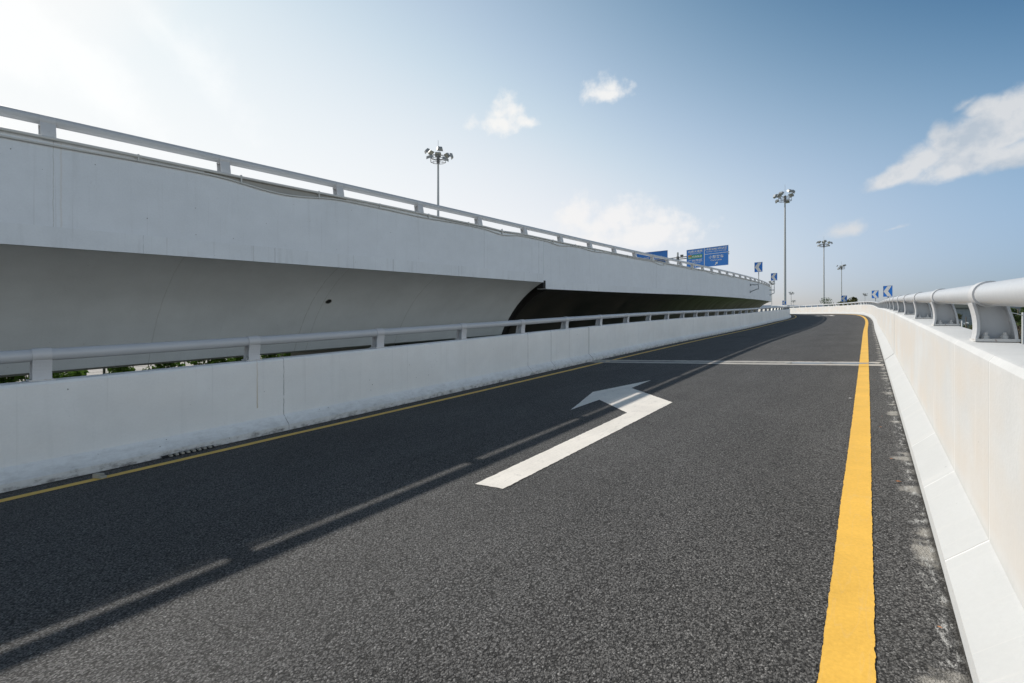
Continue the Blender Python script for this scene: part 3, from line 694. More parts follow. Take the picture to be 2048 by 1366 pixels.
def board(parent, tl, tr, H, writer, label):
    C0 = Vector((0, 0, 0)); base = parent.location
    A, B = tl-base, tr-base; r = (B-A); r.z = 0; Wd = r.length; r.normalize(); u = Vector((0, 0, 1)); n = Vector((r.y, -r.x, 0))
    C = (A+B)/2; C.z = A.z-H/2
    mb = MB(); plate(mb, C, r, u, n, Wd, H, .05, 0); o = mb.build('sign_board', [M['blue']], parent); o['label'] = label
    P = lambda x, y, d=.03: C+r*x+u*y+n*d
    mb = MB()
    for a, b_ in (((-.5, .5), (.5, .5)), ((-.5, -.5), (.5, -.5)), ((-.5, -.5), (-.5, .5)), ((.5, -.5), (.5, .5))):
        mb.bar(P(a[0]*Wd, a[1]*H), P(b_[0]*Wd, b_[1]*H), .06, .03)
    mb.build('border', M['sign_white'], o)
    def rect(x0, y0, x1, y1, mat, name, d=.03):
        mb = MB(); plate(mb, P((x0+x1)/2, (y0+y1)/2, d), r, u, n, x1-x0, y1-y0, .006); return mb.build(name, mat, o)
    def txt(body, x, y, w, h, mat=M['sign_white'], bold=.012, dz=.04): return put_text(o, body, x, y, w, h, C, r, u, n, mat, bold, dz)
    def arrow(x, y, s, ang):
        mb = MB(); ca, sa = math.cos(ang), math.sin(ang); q = lambda a, b_: tuple(P(x+(a*ca-b_*sa)*s, y+(a*sa+b_*ca)*s, .036))
        mb.v = [q(-.5, -.10), (q(.05, -.10)), q(.05, .10), q(-.5, .10), q(.5, 0), q(.0, .36), q(.0, -.36)]
        mb.face((0, 1, 2, 3)); mb.face((4, 5, 6)); mb.build('arrow', M['sign_white'], o)
    writer(Wd, H, rect, txt, arrow); return o
zr, zl = 104., 111.
TR, TL = W(1456.8, 492, zr), W(1373.5, 498.4, zl); TL.z = TR.z = (TL.z+TR.z)/2
cpos = W(1355.5, 505, 113.); base = Vector((cpos.x, cpos.y, 0.))
gan = thing('sign_gantry', 'blue overhead direction signs on a grey steel column behind the viaduct rail', 'road sign', base)
mb = MB(); mb.tube([(0, 0, 0), (0, 0, cpos.z)], .21, 14); mb.build('column', M['galv'], gan, smooth=40)
Hm = FPX and 39.6*zr/FPX
def main_writer(Wd, H, rect, txt, arrow):
    sx = -Wd/2+.44*Wd          # divider
    rect(sx-.055, -H/2, sx+.055, H/2, M['sign_white'], 'divider')
    ys = H/2-.345*H; rect(sx+.035, ys-.045, Wd/2, ys+.045, M['sign_white'], 'divider')
    l0, l1 = -Wd/2, sx; LW = l1-l0
    txt('机场大道西', l0+.09*LW, H/2-.185*H, .80*LW, .125*H, bold=.006); txt('Airport Ave(W)', l0+.19*LW, H/2-.265*H, .60*LW, .055*H)
    rect(l0+.08*LW, H/2-.50*H, l0+.89*LW, H/2-.30*H, M['sign_green'], 'green_panel')
    rect(l0+.085*LW, H/2-.385*H, l0+.28*LW, H/2-.305*H, M['sign_orange'], 'orange_panel', .034)
    txt('粤高速', l0+.10*LW, H/2-.375*H, .165*LW, .060*H, M['sign_black'], .01, .044); txt('S41', l0+.10*LW, H/2-.485*H, .17*LW, .075*H, bold=.006)
    txt('机场高速', l0+.31*LW, H/2-.465*H, .55*LW, .125*H, bold=.006)
    txt('广州市区', l0+.10*LW, H/2-.68*H, .79*LW, .135*H, bold=.006); txt('Guangzhou City', l0+.17*LW, H/2-.755*H, .62*LW, .055*H)
    arrow(l0+.5*LW, H/2-.88*H, .16*H, math.pi/2)
    r0, r1 = sx, Wd/2; RW = r1-r0
    txt('1号航站楼 B到达区', r0+.05*RW, H/2-.17*H, .90*RW, .125*H, bold=.006); txt('Terminal 1 (Area B Arrivals)', r0+.08*RW, H/2-.265*H, .84*RW, .065*H)
    txt('小型客车', r0+.19*RW, H/2-.60*H, .62*RW, .165*H, bold=.006); txt('Cars Lane', r0+.27*RW, H/2-.72*H, .46*RW, .075*H)
    arrow(r0+.51*RW, H/2-.865*H, .20*H, math.pi/4)
board(gan, TL, TR, Hm, main_writer, 'blue direction board with a green panel and white Chinese lettering')
TR2, TL2 = W(1335.3, 502.5, 115.5), W(1269., 505.5, 121.); TL2.z = TR2.z = (TL2.z+TR2.z)/2
def left_writer(Wd, H, rect, txt, arrow):
    txt('广州市区', -Wd/2+.10*Wd, H/2-.50*H, .36*Wd, .17*H, bold=.006); txt('Guangzhou City', -Wd/2+.12*Wd, H/2-.61*H, .32*Wd, .07*H)
    txt('花都', -Wd/2+.62*Wd, H/2-.50*H, .22*Wd, .17*H, bold=.006); txt('Huadu', -Wd/2+.62*Wd, H/2-.62*H, .20*Wd, .08*H)
board(gan, TL2, TR2, 3.6, left_writer, 'half hidden blue board left of the column')
bl = gan.location
arm_z = W(1355, 517, 113.).z
mb = MB(); e1, e2 = (TL2-bl), (TR-bl)
for z in (arm_z-.21, arm_z+.21):
    a, b_ = e1.copy(), e2.copy(); a.z = b_.z = z; off = Vector((0, 0, 0))
    nrm = Vector((e2.y-e1.y, -(e2.x-e1.x), 0)).normalized(); a = a-nrm*.35; b_ = b_-nrm*.35; mb.tube([a, b_], .11, 10)
mb.build('cross_arm', M['galv_dark'], gan)
mb = MB(); mb.tube([(0, 0, arm_z-.5), (0, 0, arm_z+.45)], .33, 12); mb.build('clamp', M['galv_dark'], gan, smooth=40)
mb = MB()
for f in (.535, .55):
    p = e1.lerp(e2, f); p.z = arm_z+.5; mb.box(p, (.32, .32, .4)); mb.bar(p, p-Vector((0, 0, .6)), .07, .07)
mb.build('lamp_fitting', M['galv_dark'], gan)

# ------------------------------------------------------------------ high light masts
def mast(px, ytop, zc, label, rot, first=None):
    p = W(px, ytop, zc); H = p.z
    if first is not None:
        o = copy_tree(first); o.location = (p.x, p.y, 0); o.rotation_euler = (0, 0, rot); o.scale = (1, 1, H/first['mast_height']); o['label'] = label
        return o
    t = thing('light_mast', label, 'light mast', (p.x, p.y, 0), rot, 'high light masts with floodlight rings'); t['mast_height'] = H
    mb = MB(); n = 12; mb.tube([(0, 0, H*k/n) for k in range(n+1)], .2, 16, rs=[.27-.15*k/n for k in range(n+1)]); mb.build('pole', M['galv'], t, smooth=40)
    mb = MB(); mb.tube([(0, 0, H), (0, 0, H+1.9)], .025, 6); mb.build('lightning_rod', M['galv'], t)
    mb = MB()
    for z, R in ((H-.35, 1.05), (H-.95, 1.05)):
        ring = [(R*math.cos(a), R*math.sin(a), z) for a in [2*math.pi*k/10 for k in range(11)]]; mb.tube(ring, .035, 6)
        for k in range(5):
            a = 2*math.pi*k/5; mb.bar((0, 0, z), (R*math.cos(a), R*math.sin(a), z), .05, .05)
    for k in range(10):
        a = 2*math.pi*k/10; mb.bar((1.05*math.cos(a), 1.05*math.sin(a), H-.35), (1.05*math.cos(a), 1.05*math.sin(a), H-.95), .04, .04)
    mb.tube([(0, 0, H-1.2), (0, 0, H-.1)], .22, 10); mb.build('head_frame', M['galv_dark'], t)
    for k, (a, R, z, tilt) in enumerate(((.2, 1.35, .15, 50), (1.3, 1.2, .45, 40), (2.2, 1.25, .5, 40), (3.1, 1.5, .25, 45), (3.6, 1.5, -.75, 30), (4.6, 1.3, .30, 50), (5.3, 1.25, -.85, 35), (5.95, 1.75, -.15, 70))):
        c = Vector((R*math.cos(a), R*math.sin(a), H+z)); Mx = Matrix.Rotation(a, 3, 'Z') @ Matrix.Rotation(math.radians(tilt), 3, 'Y')
        mb = MB(); i0 = 0
        # housing: a shallow box tapering to the back
        fr = [Vector((sx*.34, sy*.41, -.11)) for sx, sy in ((-1, -1), (1, -1), (1, 1), (-1, 1))]; bk = [Vector((sx*.22, sy*.29, .22)) for sx, sy in ((-1, -1), (1, -1), (1, 1), (-1, 1))]
        mb.v = [tuple(c+Mx @ q) for q in fr+bk]
        for f in ((3, 2, 1, 0), (4, 5, 6, 7), (0, 1, 5, 4), (1, 2, 6, 5), (2, 3, 7, 6), (3, 0, 4, 7)): mb.face(f)
        mb.bar(c, (1.05*math.cos(a), 1.05*math.sin(a), H-.35 if z > -.3 else H-.95), .05, .05)
        fl = mb.build('floodlight', M['lamp_body'], t)
        mb = MB(); mb.v = [tuple(c+Mx @ (q*.9+Vector((0, 0, -.012)))) for q in fr]; mb.face((3, 2, 1, 0)); mb.build('lens', M['lamp_glass'], fl)
    return t
m0 = mast(876.3, 309., 65., 'nearest light mast, rising from behind the viaduct on the left', 1.1)
for args in ((1570, 391, 85., 'tallest looking light mast, right of the viaduct end', 4.2),
             (1647.8, 486, 132.7, 'middle sized light mast between the tallest mast and the far chevron sign', .4),
             (1683, 533, 184.5, 'thin light mast standing right behind a blue chevron sign', 5.0),
             (1543.4, 565, 252., 'small light mast close to the end of the viaduct', 2.2),
             (1582.3, 585.8, 326., 'small distant light mast just right of the tallest mast', .9),
             (1587.2, 602, 425., 'tiniest distant light mast, lowest of them all', 3.),
             (1729.8, 588.7, 341., 'small distant light mast left of the chevron signs on the right rail', 1.9)):
    mast(*args, first=m0)

# ------------------------------------------------------------------ ground, embankment, paving
mb = MB(); R = 4000.; n = 48
ring = [(R*math.cos(2*math.pi*k/n), R*math.sin(2*math.pi*k/n), 0) for k in range(n)]; mb.poly(ring); structure(mb.build('ground', M['ground']))
PZ = EZ-2.45
mb = MB(); mb.box((-56., 2., (PZ+.0)/2), (86., 90., PZ)); structure(mb.build('paved_plaza', M['paving']))

# pier, dark wall standing for the unlit space under the viaduct
mb = MB(); n = 28; z0, z1 = PZ, EZ-.42
pts = []
cx, cy = -12.6, 8.05
for k in range(n):
    a = 2*math.pi*k/n; c, s_ = math.cos(a), math.sin(a)
    pts.append((cx+1.7*math.copysign(abs(c)**.45, c), cy+.9*math.copysign(abs(s_)**.45, s_)))
i = 0
for z in (z0, z1): mb.v += [(x, y, z) for x, y in pts]
for k in range(n): mb.face((k, (k+1) % n, n+(k+1) % n, n+k), 0, [(k*.3, 0), (k*.3+.3, 0), (k*.3+.3, z1-z0), (k*.3, z1-z0)])
mb.face([n+k for k in range(n)])
tag(mb.build('bridge_pier', M['conc'], None, smooth=60), 'rounded concrete pier under the near viaduct span, behind the shaded parapet', 'pier')
mb = MB()
for k in range(16):
    y = 9.3+k*3.; x = float(np.interp(y, PD['y'][:300], PD['x'][:300]))-5.2
    zt = float(np.interp(y, PD['y'][:300], PD['z'][:300]))-2.98
    mb.v += [(x, y, .0), (x, y, zt), (x-.6, y, zt), (x-.6, y, 0)]
for k in range(15):
    for a in range(4): mb.face((4*k+a, 4*k+(a+1) % 4, 4*k+4+(a+1) % 4, 4*k+4+a), 0, [(k*3, a*2), (k*3, a*2+2), (k*3+3, a*2+2), (k*3+3, a*2)])
mb.face((0, 3, 2, 1)); mb.face((60, 61, 62, 63))
tag(mb.build('shade_wall', M['conc_shade']), 'wall coloured dark as the shade under the far viaduct span', 'wall')

# ------------------------------------------------------------------ plants
def leaf_cloud(mb, blobs, n, size, rr, flat=.5, mat=0):
    for _ in range(n):
        c, R = rr.choice(blobs)
        while True:
            v = Vector((rr.uniform(-1, 1), rr.uniform(-1, 1), rr.uniform(-1, 1)))
            if .25 < v.length < 1: break
        p = Vector(c)+Vector((v.x*R[0], v.y*R[1], v.z*R[2])); s = size*rr.uniform(.6, 1.25)
        q = Vector((rr.gauss(0, 1), rr.gauss(0, 1), rr.gauss(0, 1)*flat+.5)).normalized(); a = q.orthogonal().normalized(); a.rotate(Matrix.Rotation(rr.uniform(0, 6.28), 3, q)); b_ = q.cross(a)
        i = len(mb.v); mb.v += [tuple(p-a*s), tuple(p-a*s*.1+b_*s*.55+q*s*.12), tuple(p+a*s), tuple(p-a*s*.1-b_*s*.55+q*s*.12)]
        mb.face((i, i+1, i+2), mat); mb.face((i, i+2, i+3), mat)
def shrub_proto(seed):
    rr = random.Random(seed); t = thing('shrub', '', 'shrub', (0, 0, 0), 0, 'shrubs in the row under the viaduct')
    mb = MB(); blobs = []
    for k in range(9):
        a = rr.uniform(0, 6.28); r = rr.uniform(.0, .38); h = rr.uniform(.7, 1.30); tip = (r*math.cos(a)*1.3, r*math.sin(a), h)
        mb.tube([(0, 0, 0), (tip[0]*.4, tip[1]*.4, h*.5), tip], .012, 5, rs=[.02, .014, .006])
        blobs.append((tip, (.17, .17, .13))); blobs.append(((tip[0]*.6, tip[1]*.6, h*.62), (.25, .25, .2)))
    blobs.append(((0, 0, .45), (.42, .4, .38))); blobs.append(((.25, 0, .8), (.3, .3, .2))); blobs.append(((-.25, 0, .75), (.3, .3, .2)))
    mb.build('stems', M['stem'], t, smooth=40); mb = MB(); leaf_cloud(mb, blobs, 2600, .042, rr); mb.build('leaves', M['leaf_hedge'], t); return t
SP = [shrub_proto(k) for k in (3, 8, 14)]
wh = ['first shrub from the left edge, partly behind the rail post', 'second shrub from the left edge, beside the first rail post', 'low shrub just right of the first rail post', 'leafy shrub midway between the two nearest rail posts, left one',
      'dense shrub midway between the two nearest rail posts', 'dark shrub in front of pale paving, right of the middle of the row', 'shrub just left of the second rail post', 'shrub half hidden by the second rail post', 'thin shrub right of the second rail post', 'last shrub on the right of the row, next to the concrete pier']
for k in range(10):
    o = SP[k] if k < 3 else copy_tree(SP[k % 3]); y = -.35+.95*k
    o.location = (-15.2+rnd.uniform(-.12, .12), y, PZ); o.rotation_euler = (0, 0, rnd.uniform(-.3, .3)+(3.1416 if k % 2 else 0)); f = rnd.uniform(.86, 1.02)
    h = 1.20+.058*k
    o.scale = (1.05, 1.35, h*f); o['label'] = wh[k]
fen = thing('mesh_fence', 'dark wire mesh fence with thin posts behind the shrubs', 'fence', (-16.4, 0, PZ))
for k in range(30):
    mb = MB(); w = .05 if k % 2 == 0 else .022
    mb.box((0, -4.+.62*k, 1.1), (w, w, 2.2)); mb.build('fence_post', M['fence'], fen)
mb = MB()
for k in range(24): mb.box((0, 5., .1+.09*k), (.005, 18., .005))
mb.build('wire_mesh', M['fence'], fen)

def tree(x, y, h, R, label, leafmat, seed, n=1500, size=.12, trunk=.14, crown0=.35, group=None):
    rr = random.Random(seed); t = thing('tree', label, 'tree', (x, y, 0), 0, group)
    mb = MB(); mb.tube([(0, 0, 0), (.1, .05, h*.3), (.02, -.05, h*.62), (0, 0, h*.9)], trunk, 9, rs=[trunk, trunk*.8, trunk*.55, trunk*.2]); blobs = []
    for k in range(16):
        a = rr.uniform(0, 6.28); z = h*rr.uniform(crown0, .95); f = math.sin(math.pi*min(1, max(.12, (z/h-crown0*.7)/(1.08-crown0*.7))))
        r = R*f*rr.uniform(.45, 1.); p = (r*math.cos(a), r*math.sin(a), z); mb.tube([(0, 0, z*.72), (p[0]*.5, p[1]*.5, z*.88), p], .03, 5, rs=[trunk*.4, trunk*.25, .012])
        q = R*rr.uniform(.24, .42); blobs.append((p, (q, q, q*.7)))
    mb.build('trunk', M['bark'], t, smooth=40); mb = MB(); leaf_cloud(mb, blobs, n, size, rr); mb.build('crown', leafmat, t); return t
def tree_px(px, ptop, zc, R, label, mat, seed, **k):
    p = W(px, ptop, zc); return tree(p.x, p.y, p.z*1.07, R*1.1, label, mat, seed, **k)
tree_px(1690, 598, 95, 2.645, 'green tree top beyond the far parapet, left of the chevron', M['leaf_olive'], 21, n=4160, crown0=.55)
tree_px(1667, 599.5, 100, 2.53, 'low green tree top beyond the far parapet, right of the middle mast', M['leaf_tree'], 22, n=3520, crown0=.5)
tree_px(1701, 600.5, 92, 1.3, 'green tree top showing right of the far chevron', M['leaf_olive'], 23, n=2560, crown0=.55)
tree_px(1711.5, 597.5, 88, 0.6, 'slender tree tip standing highest above the far parapet', M['leaf_olive'], 24, n=1440, crown0=.7)
tree_px(1932, 628., 58., 2.0, 'olive green tree seen between the two nearest right rail posts', M['leaf_olive'], 25, n=2600, size=.13, crown0=.3)
tree_px(1948, 640., 60., 1.6, 'bushy dark tree low behind the nearest rail post', M['leaf_tree'], 26, n=1500, crown0=.3)
tree_px(2036, 612., 52., 1.5, 'tall green tree with a pale trunk at the right edge', M['leaf_tree'], 27, n=2600, crown0=.62, trunk=.16)
tree_px(2052, 628., 60., 2.1, 'broad dark green tree at the right edge behind the street lamp', M['leaf_tree'], 28, n=2600, crown0=.35)
tree_px(2027, 642., 66., 1.3, 'low green tree left of the street lamp', M['leaf_tree'], 29, n=1500, crown0=.3)

# ------------------------------------------------------------------ street lamp, camera pole
p = W(2045.5, 625., 46.); t = thing('street_lamp', 'white street lamp with one curved arm among the trees at the right edge', 'street lamp', (p.x, p.y, 0))
mb = MB(); mb.tube([(0, 0, 0), (0, 0, p.z)], .075, 12, rs=[.09, .07]); mb.build('pole', M['white_metal'], t, smooth=40)
d = (W(2013, 626, 46.)-W(2045.5, 625, 46.)); d.z = 0; L = d.length; d.normalize()
mb = MB(); mb.tube([(0, 0, p.z-.25)]+[tuple(d*L*f+Vector((0, 0, p.z-.28+.26*math.sin(f*1.75)))) for f in (.15, .35, .6, .8)], .035, 8); mb.build('arm', M['white_metal'], t, smooth=40)
mb = MB(); c = d*L*.93+Vector((0, 0, p.z-.03)); mb.box(c, (.62, .22, .09), Matrix.Rotation(math.atan2(d.y, d.x), 3, 'Z')); mb.build('lamp_head', M['white_metal'], t, bevel=.03)
p = W(1923.8, 641., 40.); t = thing('camera_pole', 'pale pole carrying two small white surveillance cameras in front of the olive tree', 'camera pole', (p.x, p.y, 0))
mb = MB(); mb.tube([(0, 0, 0), (0, 0, p.z)], .05, 10); mb.build('pole', M['white_metal'], t, smooth=40)
d = (W(1936, 641, 40.)-W(1923.8, 641, 40.)); d.z = 0; d.normalize(); mb = MB(); mb.bar((0, 0, p.z-.22), d*.55+Vector((0, 0, p.z-.18)), .035, .035); mb.build('arm', M['white_metal'], t)
for f, s_ in ((.14, 0), (.48, 1)):
    mb = MB(); mb.box(d*f+Vector((0, 0, p.z-.27+.06*s_)), (.20, .13, .12), Matrix.Rotation(math.atan2(d.y, d.x)+.4, 3, 'Z')); c = mb.build('camera_housing', M['white_metal'], t, bevel=.02)
    mb = MB(); mb.tube([d*f+Vector((0, 0, p.z-.36+.06*s_)), d*f+Vector((0, 0, p.z-.31+.06*s_))], .05, 10); mb.build('dome', M['galv_dark'], c)

# ------------------------------------------------------------------ far terminal buildings
def prism(mb, a, b_, depth, z0, z1, mat=0, uvs_=1.):
    r = (b_-a); r.z = 0; L = r.length; r.normalize(); n = Vector((-r.y, r.x, 0))     # away from the viewer
    q = [a, b_, b_+n*depth, a+n*depth]; i = len(mb.v); mb.v += [(p.x, p.y, z0) for p in q]+[(p.x, p.y, z1) for p in q]; H = z1-z0
    for k in range(4): k2 = (k+1) % 4; mb.face((i+k, i+k2, i+4+k2, i+4+k), mat, [(0, 0), (L, 0), (L, H), (0, H)])
    mb.face((i+4, i+5, i+6, i+7), mat); mb.face((i+3, i+2, i+1, i), mat)
a, b_ = W(1452, 620, 330.), W(1672, 620, 330.)
t = thing('terminal_building', 'long low airport terminal with a blue grey roof behind the far parapet', 'terminal', (a.x, a.y, 0)); off = Vector((a.x, a.y, 0))
A, B = a-off, b_-off; zr_ = W(1600, 607.0, 330.).z
mb = MB(); prism(mb, A, B, 60., 0, zr_-2.2); mb.build('wall', M['far_wall'], t)
r = (B-A); r.z = 0; r.normalize(); nn_ = Vector((-r.y, r.x, 0))
mb = MB(); i = 0; secs = [(-2.5, zr_-3.0), (-2.5, zr_-2.5), (12, zr_-.6), (30, zr_), (62, zr_-1.5), (62, zr_-3)]
for e in (A-r*3, B+r*3):
    for dd, z in secs: q = e+nn_*dd; mb.v.append((q.x, q.y, z))
for k in range(6): k2 = (k+1) % 6; mb.face((k, k2, 6+k2, 6+k))
mb.face(range(6)); mb.face([11, 10, 9, 8, 7, 6]); rf = mb.build('roof', M['roof_far'], t)
a, b_ = W(1846, 640, 118.), W(2004, 640, 118.)
off = Vector((a.x, a.y, 0)); t = thing('terminal_building', 'grey glazed building with a flat olive overhang, seen under the right rail', 'terminal', tuple(off)); A, B = a-off, b_-off
mb = MB(); prism(mb, A, B, 40., 0, W(0, 616.2, 118.).z); mb.build('wall', M['glass_grey'], t)
r = (B-A); r.z = 0; r.normalize(); nn_ = Vector((-r.y, r.x, 0))
mb = MB(); prism(mb, A-nn_*1.0-r*1.5, B-nn_*1.0+r*.5, 44., W(0, 616., 118.).z, W(0, 607.5, 118.).z); mb.build('roof', M['cladding'], t)
a, b_ = W(2004.5, 640, 95.), W(2150, 640, 95.)
off = Vector((a.x, a.y, 0)); t = thing('office_building', 'dark blue glass building at the right edge behind the trees', 'building', tuple(off)); A, B = a-off, b_-off
mb = MB(); prism(mb, A, B, 2.5, 0, W(0, 617., 95.).z); mb.build('wall', M['glass_blue'], t)
mb = MB(); prism(mb, A-Vector((0, .6, 0)), B-Vector((0, .6, 0)), 3.5, W(0, 617., 95.).z, W(0, 608, 95.).z); mb.build('roof', M['roof_far'], t)
for zy in (636.5, 664.):
    mb = MB(); prism(mb, A-Vector((0, .25, 0)), B-Vector((0, .25, 0)), .2, W(0, zy+.9, 95.).z, W(0, zy, 95.).z); mb.build('floor_band', M['roof_light'], t)

# ------------------------------------------------------------------ small things on the road
def on_road(x, y, h=0.): return Vector((x, y, road_z(x, y)+h))
p = on_road(-5.97, 1.21, .004); mb = MB(); mb.box((0, 0, .022), (.085, .05, .044), Matrix.Rotation(.5, 3, 'Z')); mb.box((.05, .02, .014), (.06, .05, .028), Matrix.Rotation(.2, 3, 'Z'))
o = mb.build('mortar_chunk', M['chunk'], None, bevel=.006); o.location = p; tag(o, 'pale broken mortar lump lying on the left yellow line', 'rubble')
def leafy(x, y, s, rot, label, mat='leaf_dry', name='dry_leaf', cat='leaf', grp='dry leaves on the road shoulder'):
    mb = MB(); pts = [(-1, 0, .05), (-.4, .45, .25), (.4, .4, .15), (1, 0, .3), (.4, -.4, .3), (-.4, -.45, .1), (0, 0, 0.02)]
    mb.v = [(a*s, b_*s, c*s) for a, b_, c in pts]
    for k in range(6): mb.face((k, (k+1) % 6, 6))
    o = mb.build(name, M[mat]); o.location = on_road(x, y, .006); o.rotation_euler = (0, 0, rot); return tag(o, label, cat, grp)
def px_road(px, py):
    d = W(px, py, 1.)-Vector((0, 0, EZ)); t = 1.
    while t < 90:
        q = d*t
        if q.z+EZ < road_z(q.x, q.y): return q.x, q.y
        t += .01
for (px, py, s, lab) in ((1798, 966, .02, 'largest orange brown leaf beside the yellow line near the right wall'), (1762, 856, .018, 'small brown leaf left of the cement stain by the right wall'),
                         (1764, 834, .012, 'tiny brown crumb of leaf on the right shoulder'), (1784, 920, .014, 'dark curled leaf scrap on the right shoulder'), (1748, 761, .025, 'brown leaf just past the expansion joint on the shoulder'), (1880, 1262, .010, 'orange leaf crumb close to the wall foot at lower right')):
    leafy(*px_road(px, py), s, rnd.uniform(0, 6), lab)
leafy(*px_road(1702, 798), .028, .3, 'white paper scrap just left of the right yellow line', 'paper', 'paper_scrap', 'litter', None)
x, y = px_road(1189, 725); leafy(x+.04, y, .045, 1., 'white litter lying at the foot of the left wall by the expansion joint', 'paper', 'paper_scrap', 'litter', None)
x, y = px_road(1195, 723); leafy(x+.05, y, .05, .2, 'green wrapper at the foot of the left wall by the expansion joint', 'green_scrap', 'wrapper', 'litter', None)
x, y = px_road(1433, 671); leafy(x, y, .05, .2, 'pale plastic scrap lying along the far left line', 'paper', 'paper_scrap', 'litter', None)
# scupper with a toothed grate at the left wall foot
dr = thing('drain_scupper', 'rusty toothed drain slot at the foot of the shaded left wall', 'drain', at(PL, 2.1))
inv = Matrix.Translation(-at(PL, 2.1)); mb = MB()
for k in range(10):
    s = 1.80+.058*k; mb.v += [tuple(at(PL, s, .012, .024)), tuple(at(PL, s, .085, .008))]
for k in range(9): mb.face((2*k, 2*k+1, 2*k+3, 2*k+2))
o = mb.build('slot', M['gap_shade'], dr); o.data.transform(inv)
for k in range(8):
    s = 1.88+.056*k; mb = MB(); c = at(PL, s, .05, .022); mb.box(c, (.075, .026, .018), Matrix.Rotation(head(PL, s), 3, 'Z')); o = mb.build('bar', M['chunk'], dr); o.data.transform(inv)

# ------------------------------------------------------------------ sky, sun, camera
SUN_EL, SUN_AZ = math.radians(35.1), None
to_sun = Vector((-5.24, -.05, 3.72)).normalized()
wd = bpy.data.worlds.new('World'); SC.world = wd; wd.use_nodes = True; nt = wd.node_tree; bg = nt.nodes['Background']
sky = nd(nt, 'TexSky'); sky.sky_type = 'NISHITA'; sky.sun_disc = False; sky.sun_elevation = math.asin(to_sun.z)
sky.sun_rotation = math.atan2(to_sun.x, to_sun.y); sky.altitude = 0; sky.air_density = 1.0; sky.dust_density = .6; sky.ozone_density = 1.5
STR = .10
N = nd(nt, 'NewGeometry').outputs['Incoming']; D = nd(nt, 'VectorMath', {0: nd(nt, 'TexCoord').outputs['Generated']}, operation='NORMALIZE').outputs[0]
def dirpx(px, py): return (W(px, py, 1.)-Vector((0, 0, EZ))).normalized()
def cloud_mask(blobs, amp, lo, hi, scale, det=7):
    n1 = noise(nt, D, scale, det, .58); n2 = noise(nt, D, scale*.33, 4, .5)
    fld = None
    for (px, py, w, h, tilt) in blobs:
        c = dirpx(px, py); r = c.cross(Vector((0, 0, 1))).normalized(); u = r.cross(c)
        px1 = dirpx(px+10, py); k = (px1-c).length/10
        a1, b1 = r*math.cos(tilt)+u*math.sin(tilt), -r*math.sin(tilt)+u*math.cos(tilt)
        dt = lambda v: nd(nt, 'VectorMath', {0: D, 1: tuple(v)}, operation='DOT_PRODUCT').outputs['Value']
        A = mth(nt, 'DIVIDE', dt(a1), w*k); Bv = mth(nt, 'DIVIDE', dt(b1), h*k)
        Bd = mth(nt, 'MULTIPLY', mth(nt, 'MINIMUM', Bv, 0.), .6); Bv = mth(nt, 'ADD', Bv, Bd)
        d2 = mth(nt, 'SQRT', mth(nt, 'ADD', mth(nt, 'MULTIPLY', A, A), mth(nt, 'MULTIPLY', Bv, Bv)))
        f = mth(nt, 'SUBTRACT', 1., d2); f = mth(nt, 'MULTIPLY', f, mth(nt, 'GREATER_THAN', dt(c), .2))
        f = mth(nt, 'ADD', f, mth(nt, 'MULTIPLY', mth(nt, 'LESS_THAN', dt(c), .2), -5.))
        fld = f if fld is None else mth(nt, 'MAXIMUM', fld, f)
    fld = mth(nt, 'MAXIMUM', fld, -2.)
    q = mth(nt, 'ADD', fld, mth(nt, 'MULTIPLY', mth(nt, 'SUBTRACT', n1, .5), amp)); q = mth(nt, 'ADD', q, mth(nt, 'MULTIPLY', mth(nt, 'SUBTRACT', n2, .5), amp*.6))
    return nd(nt, 'MapRange', {0: q, 1: lo, 2: hi, 3: 0., 4: 1.}, interpolation_type='SMOOTHSTEP').outputs[0], n1
# damp air: a pale veil towards the horizon and around the sun
DS = nd(nt, 'SeparateXYZ', {0: D}); el = mth(nt, 'MAXIMUM', DS.outputs[2], 0.)
cs = nd(nt, 'VectorMath', {0: D, 1: tuple(to_sun)}, operation='DOT_PRODUCT').outputs['Value']
ang0 = mth(nt, 'ARCCOSINE', cs); el0 = el; ang = mth(nt, 'MINIMUM', mth(nt, 'MAXIMUM', ang0, .3), 1.7); el = mth(nt, 'MINIMUM', el, .62)
BACK_FILL = (5.8, 5.3, 4.75); q1 = mth(nt, 'MULTIPLY', el, ang); q2 = mth(nt, 'MULTIPLY', q1, q1); ch = []
HZ = [[0.3106, 0.8407, 0.8897], [1.3619, -0.0624, -0.3022], [-2.0419, -1.9728, -1.5736], [6.5598, 5.2943, 2.9348], [-8.5043, -5.6002, -2.8634], [-1.1749, -0.4561, -0.1726]]
a2 = mth(nt, 'MULTIPLY', ang, ang)
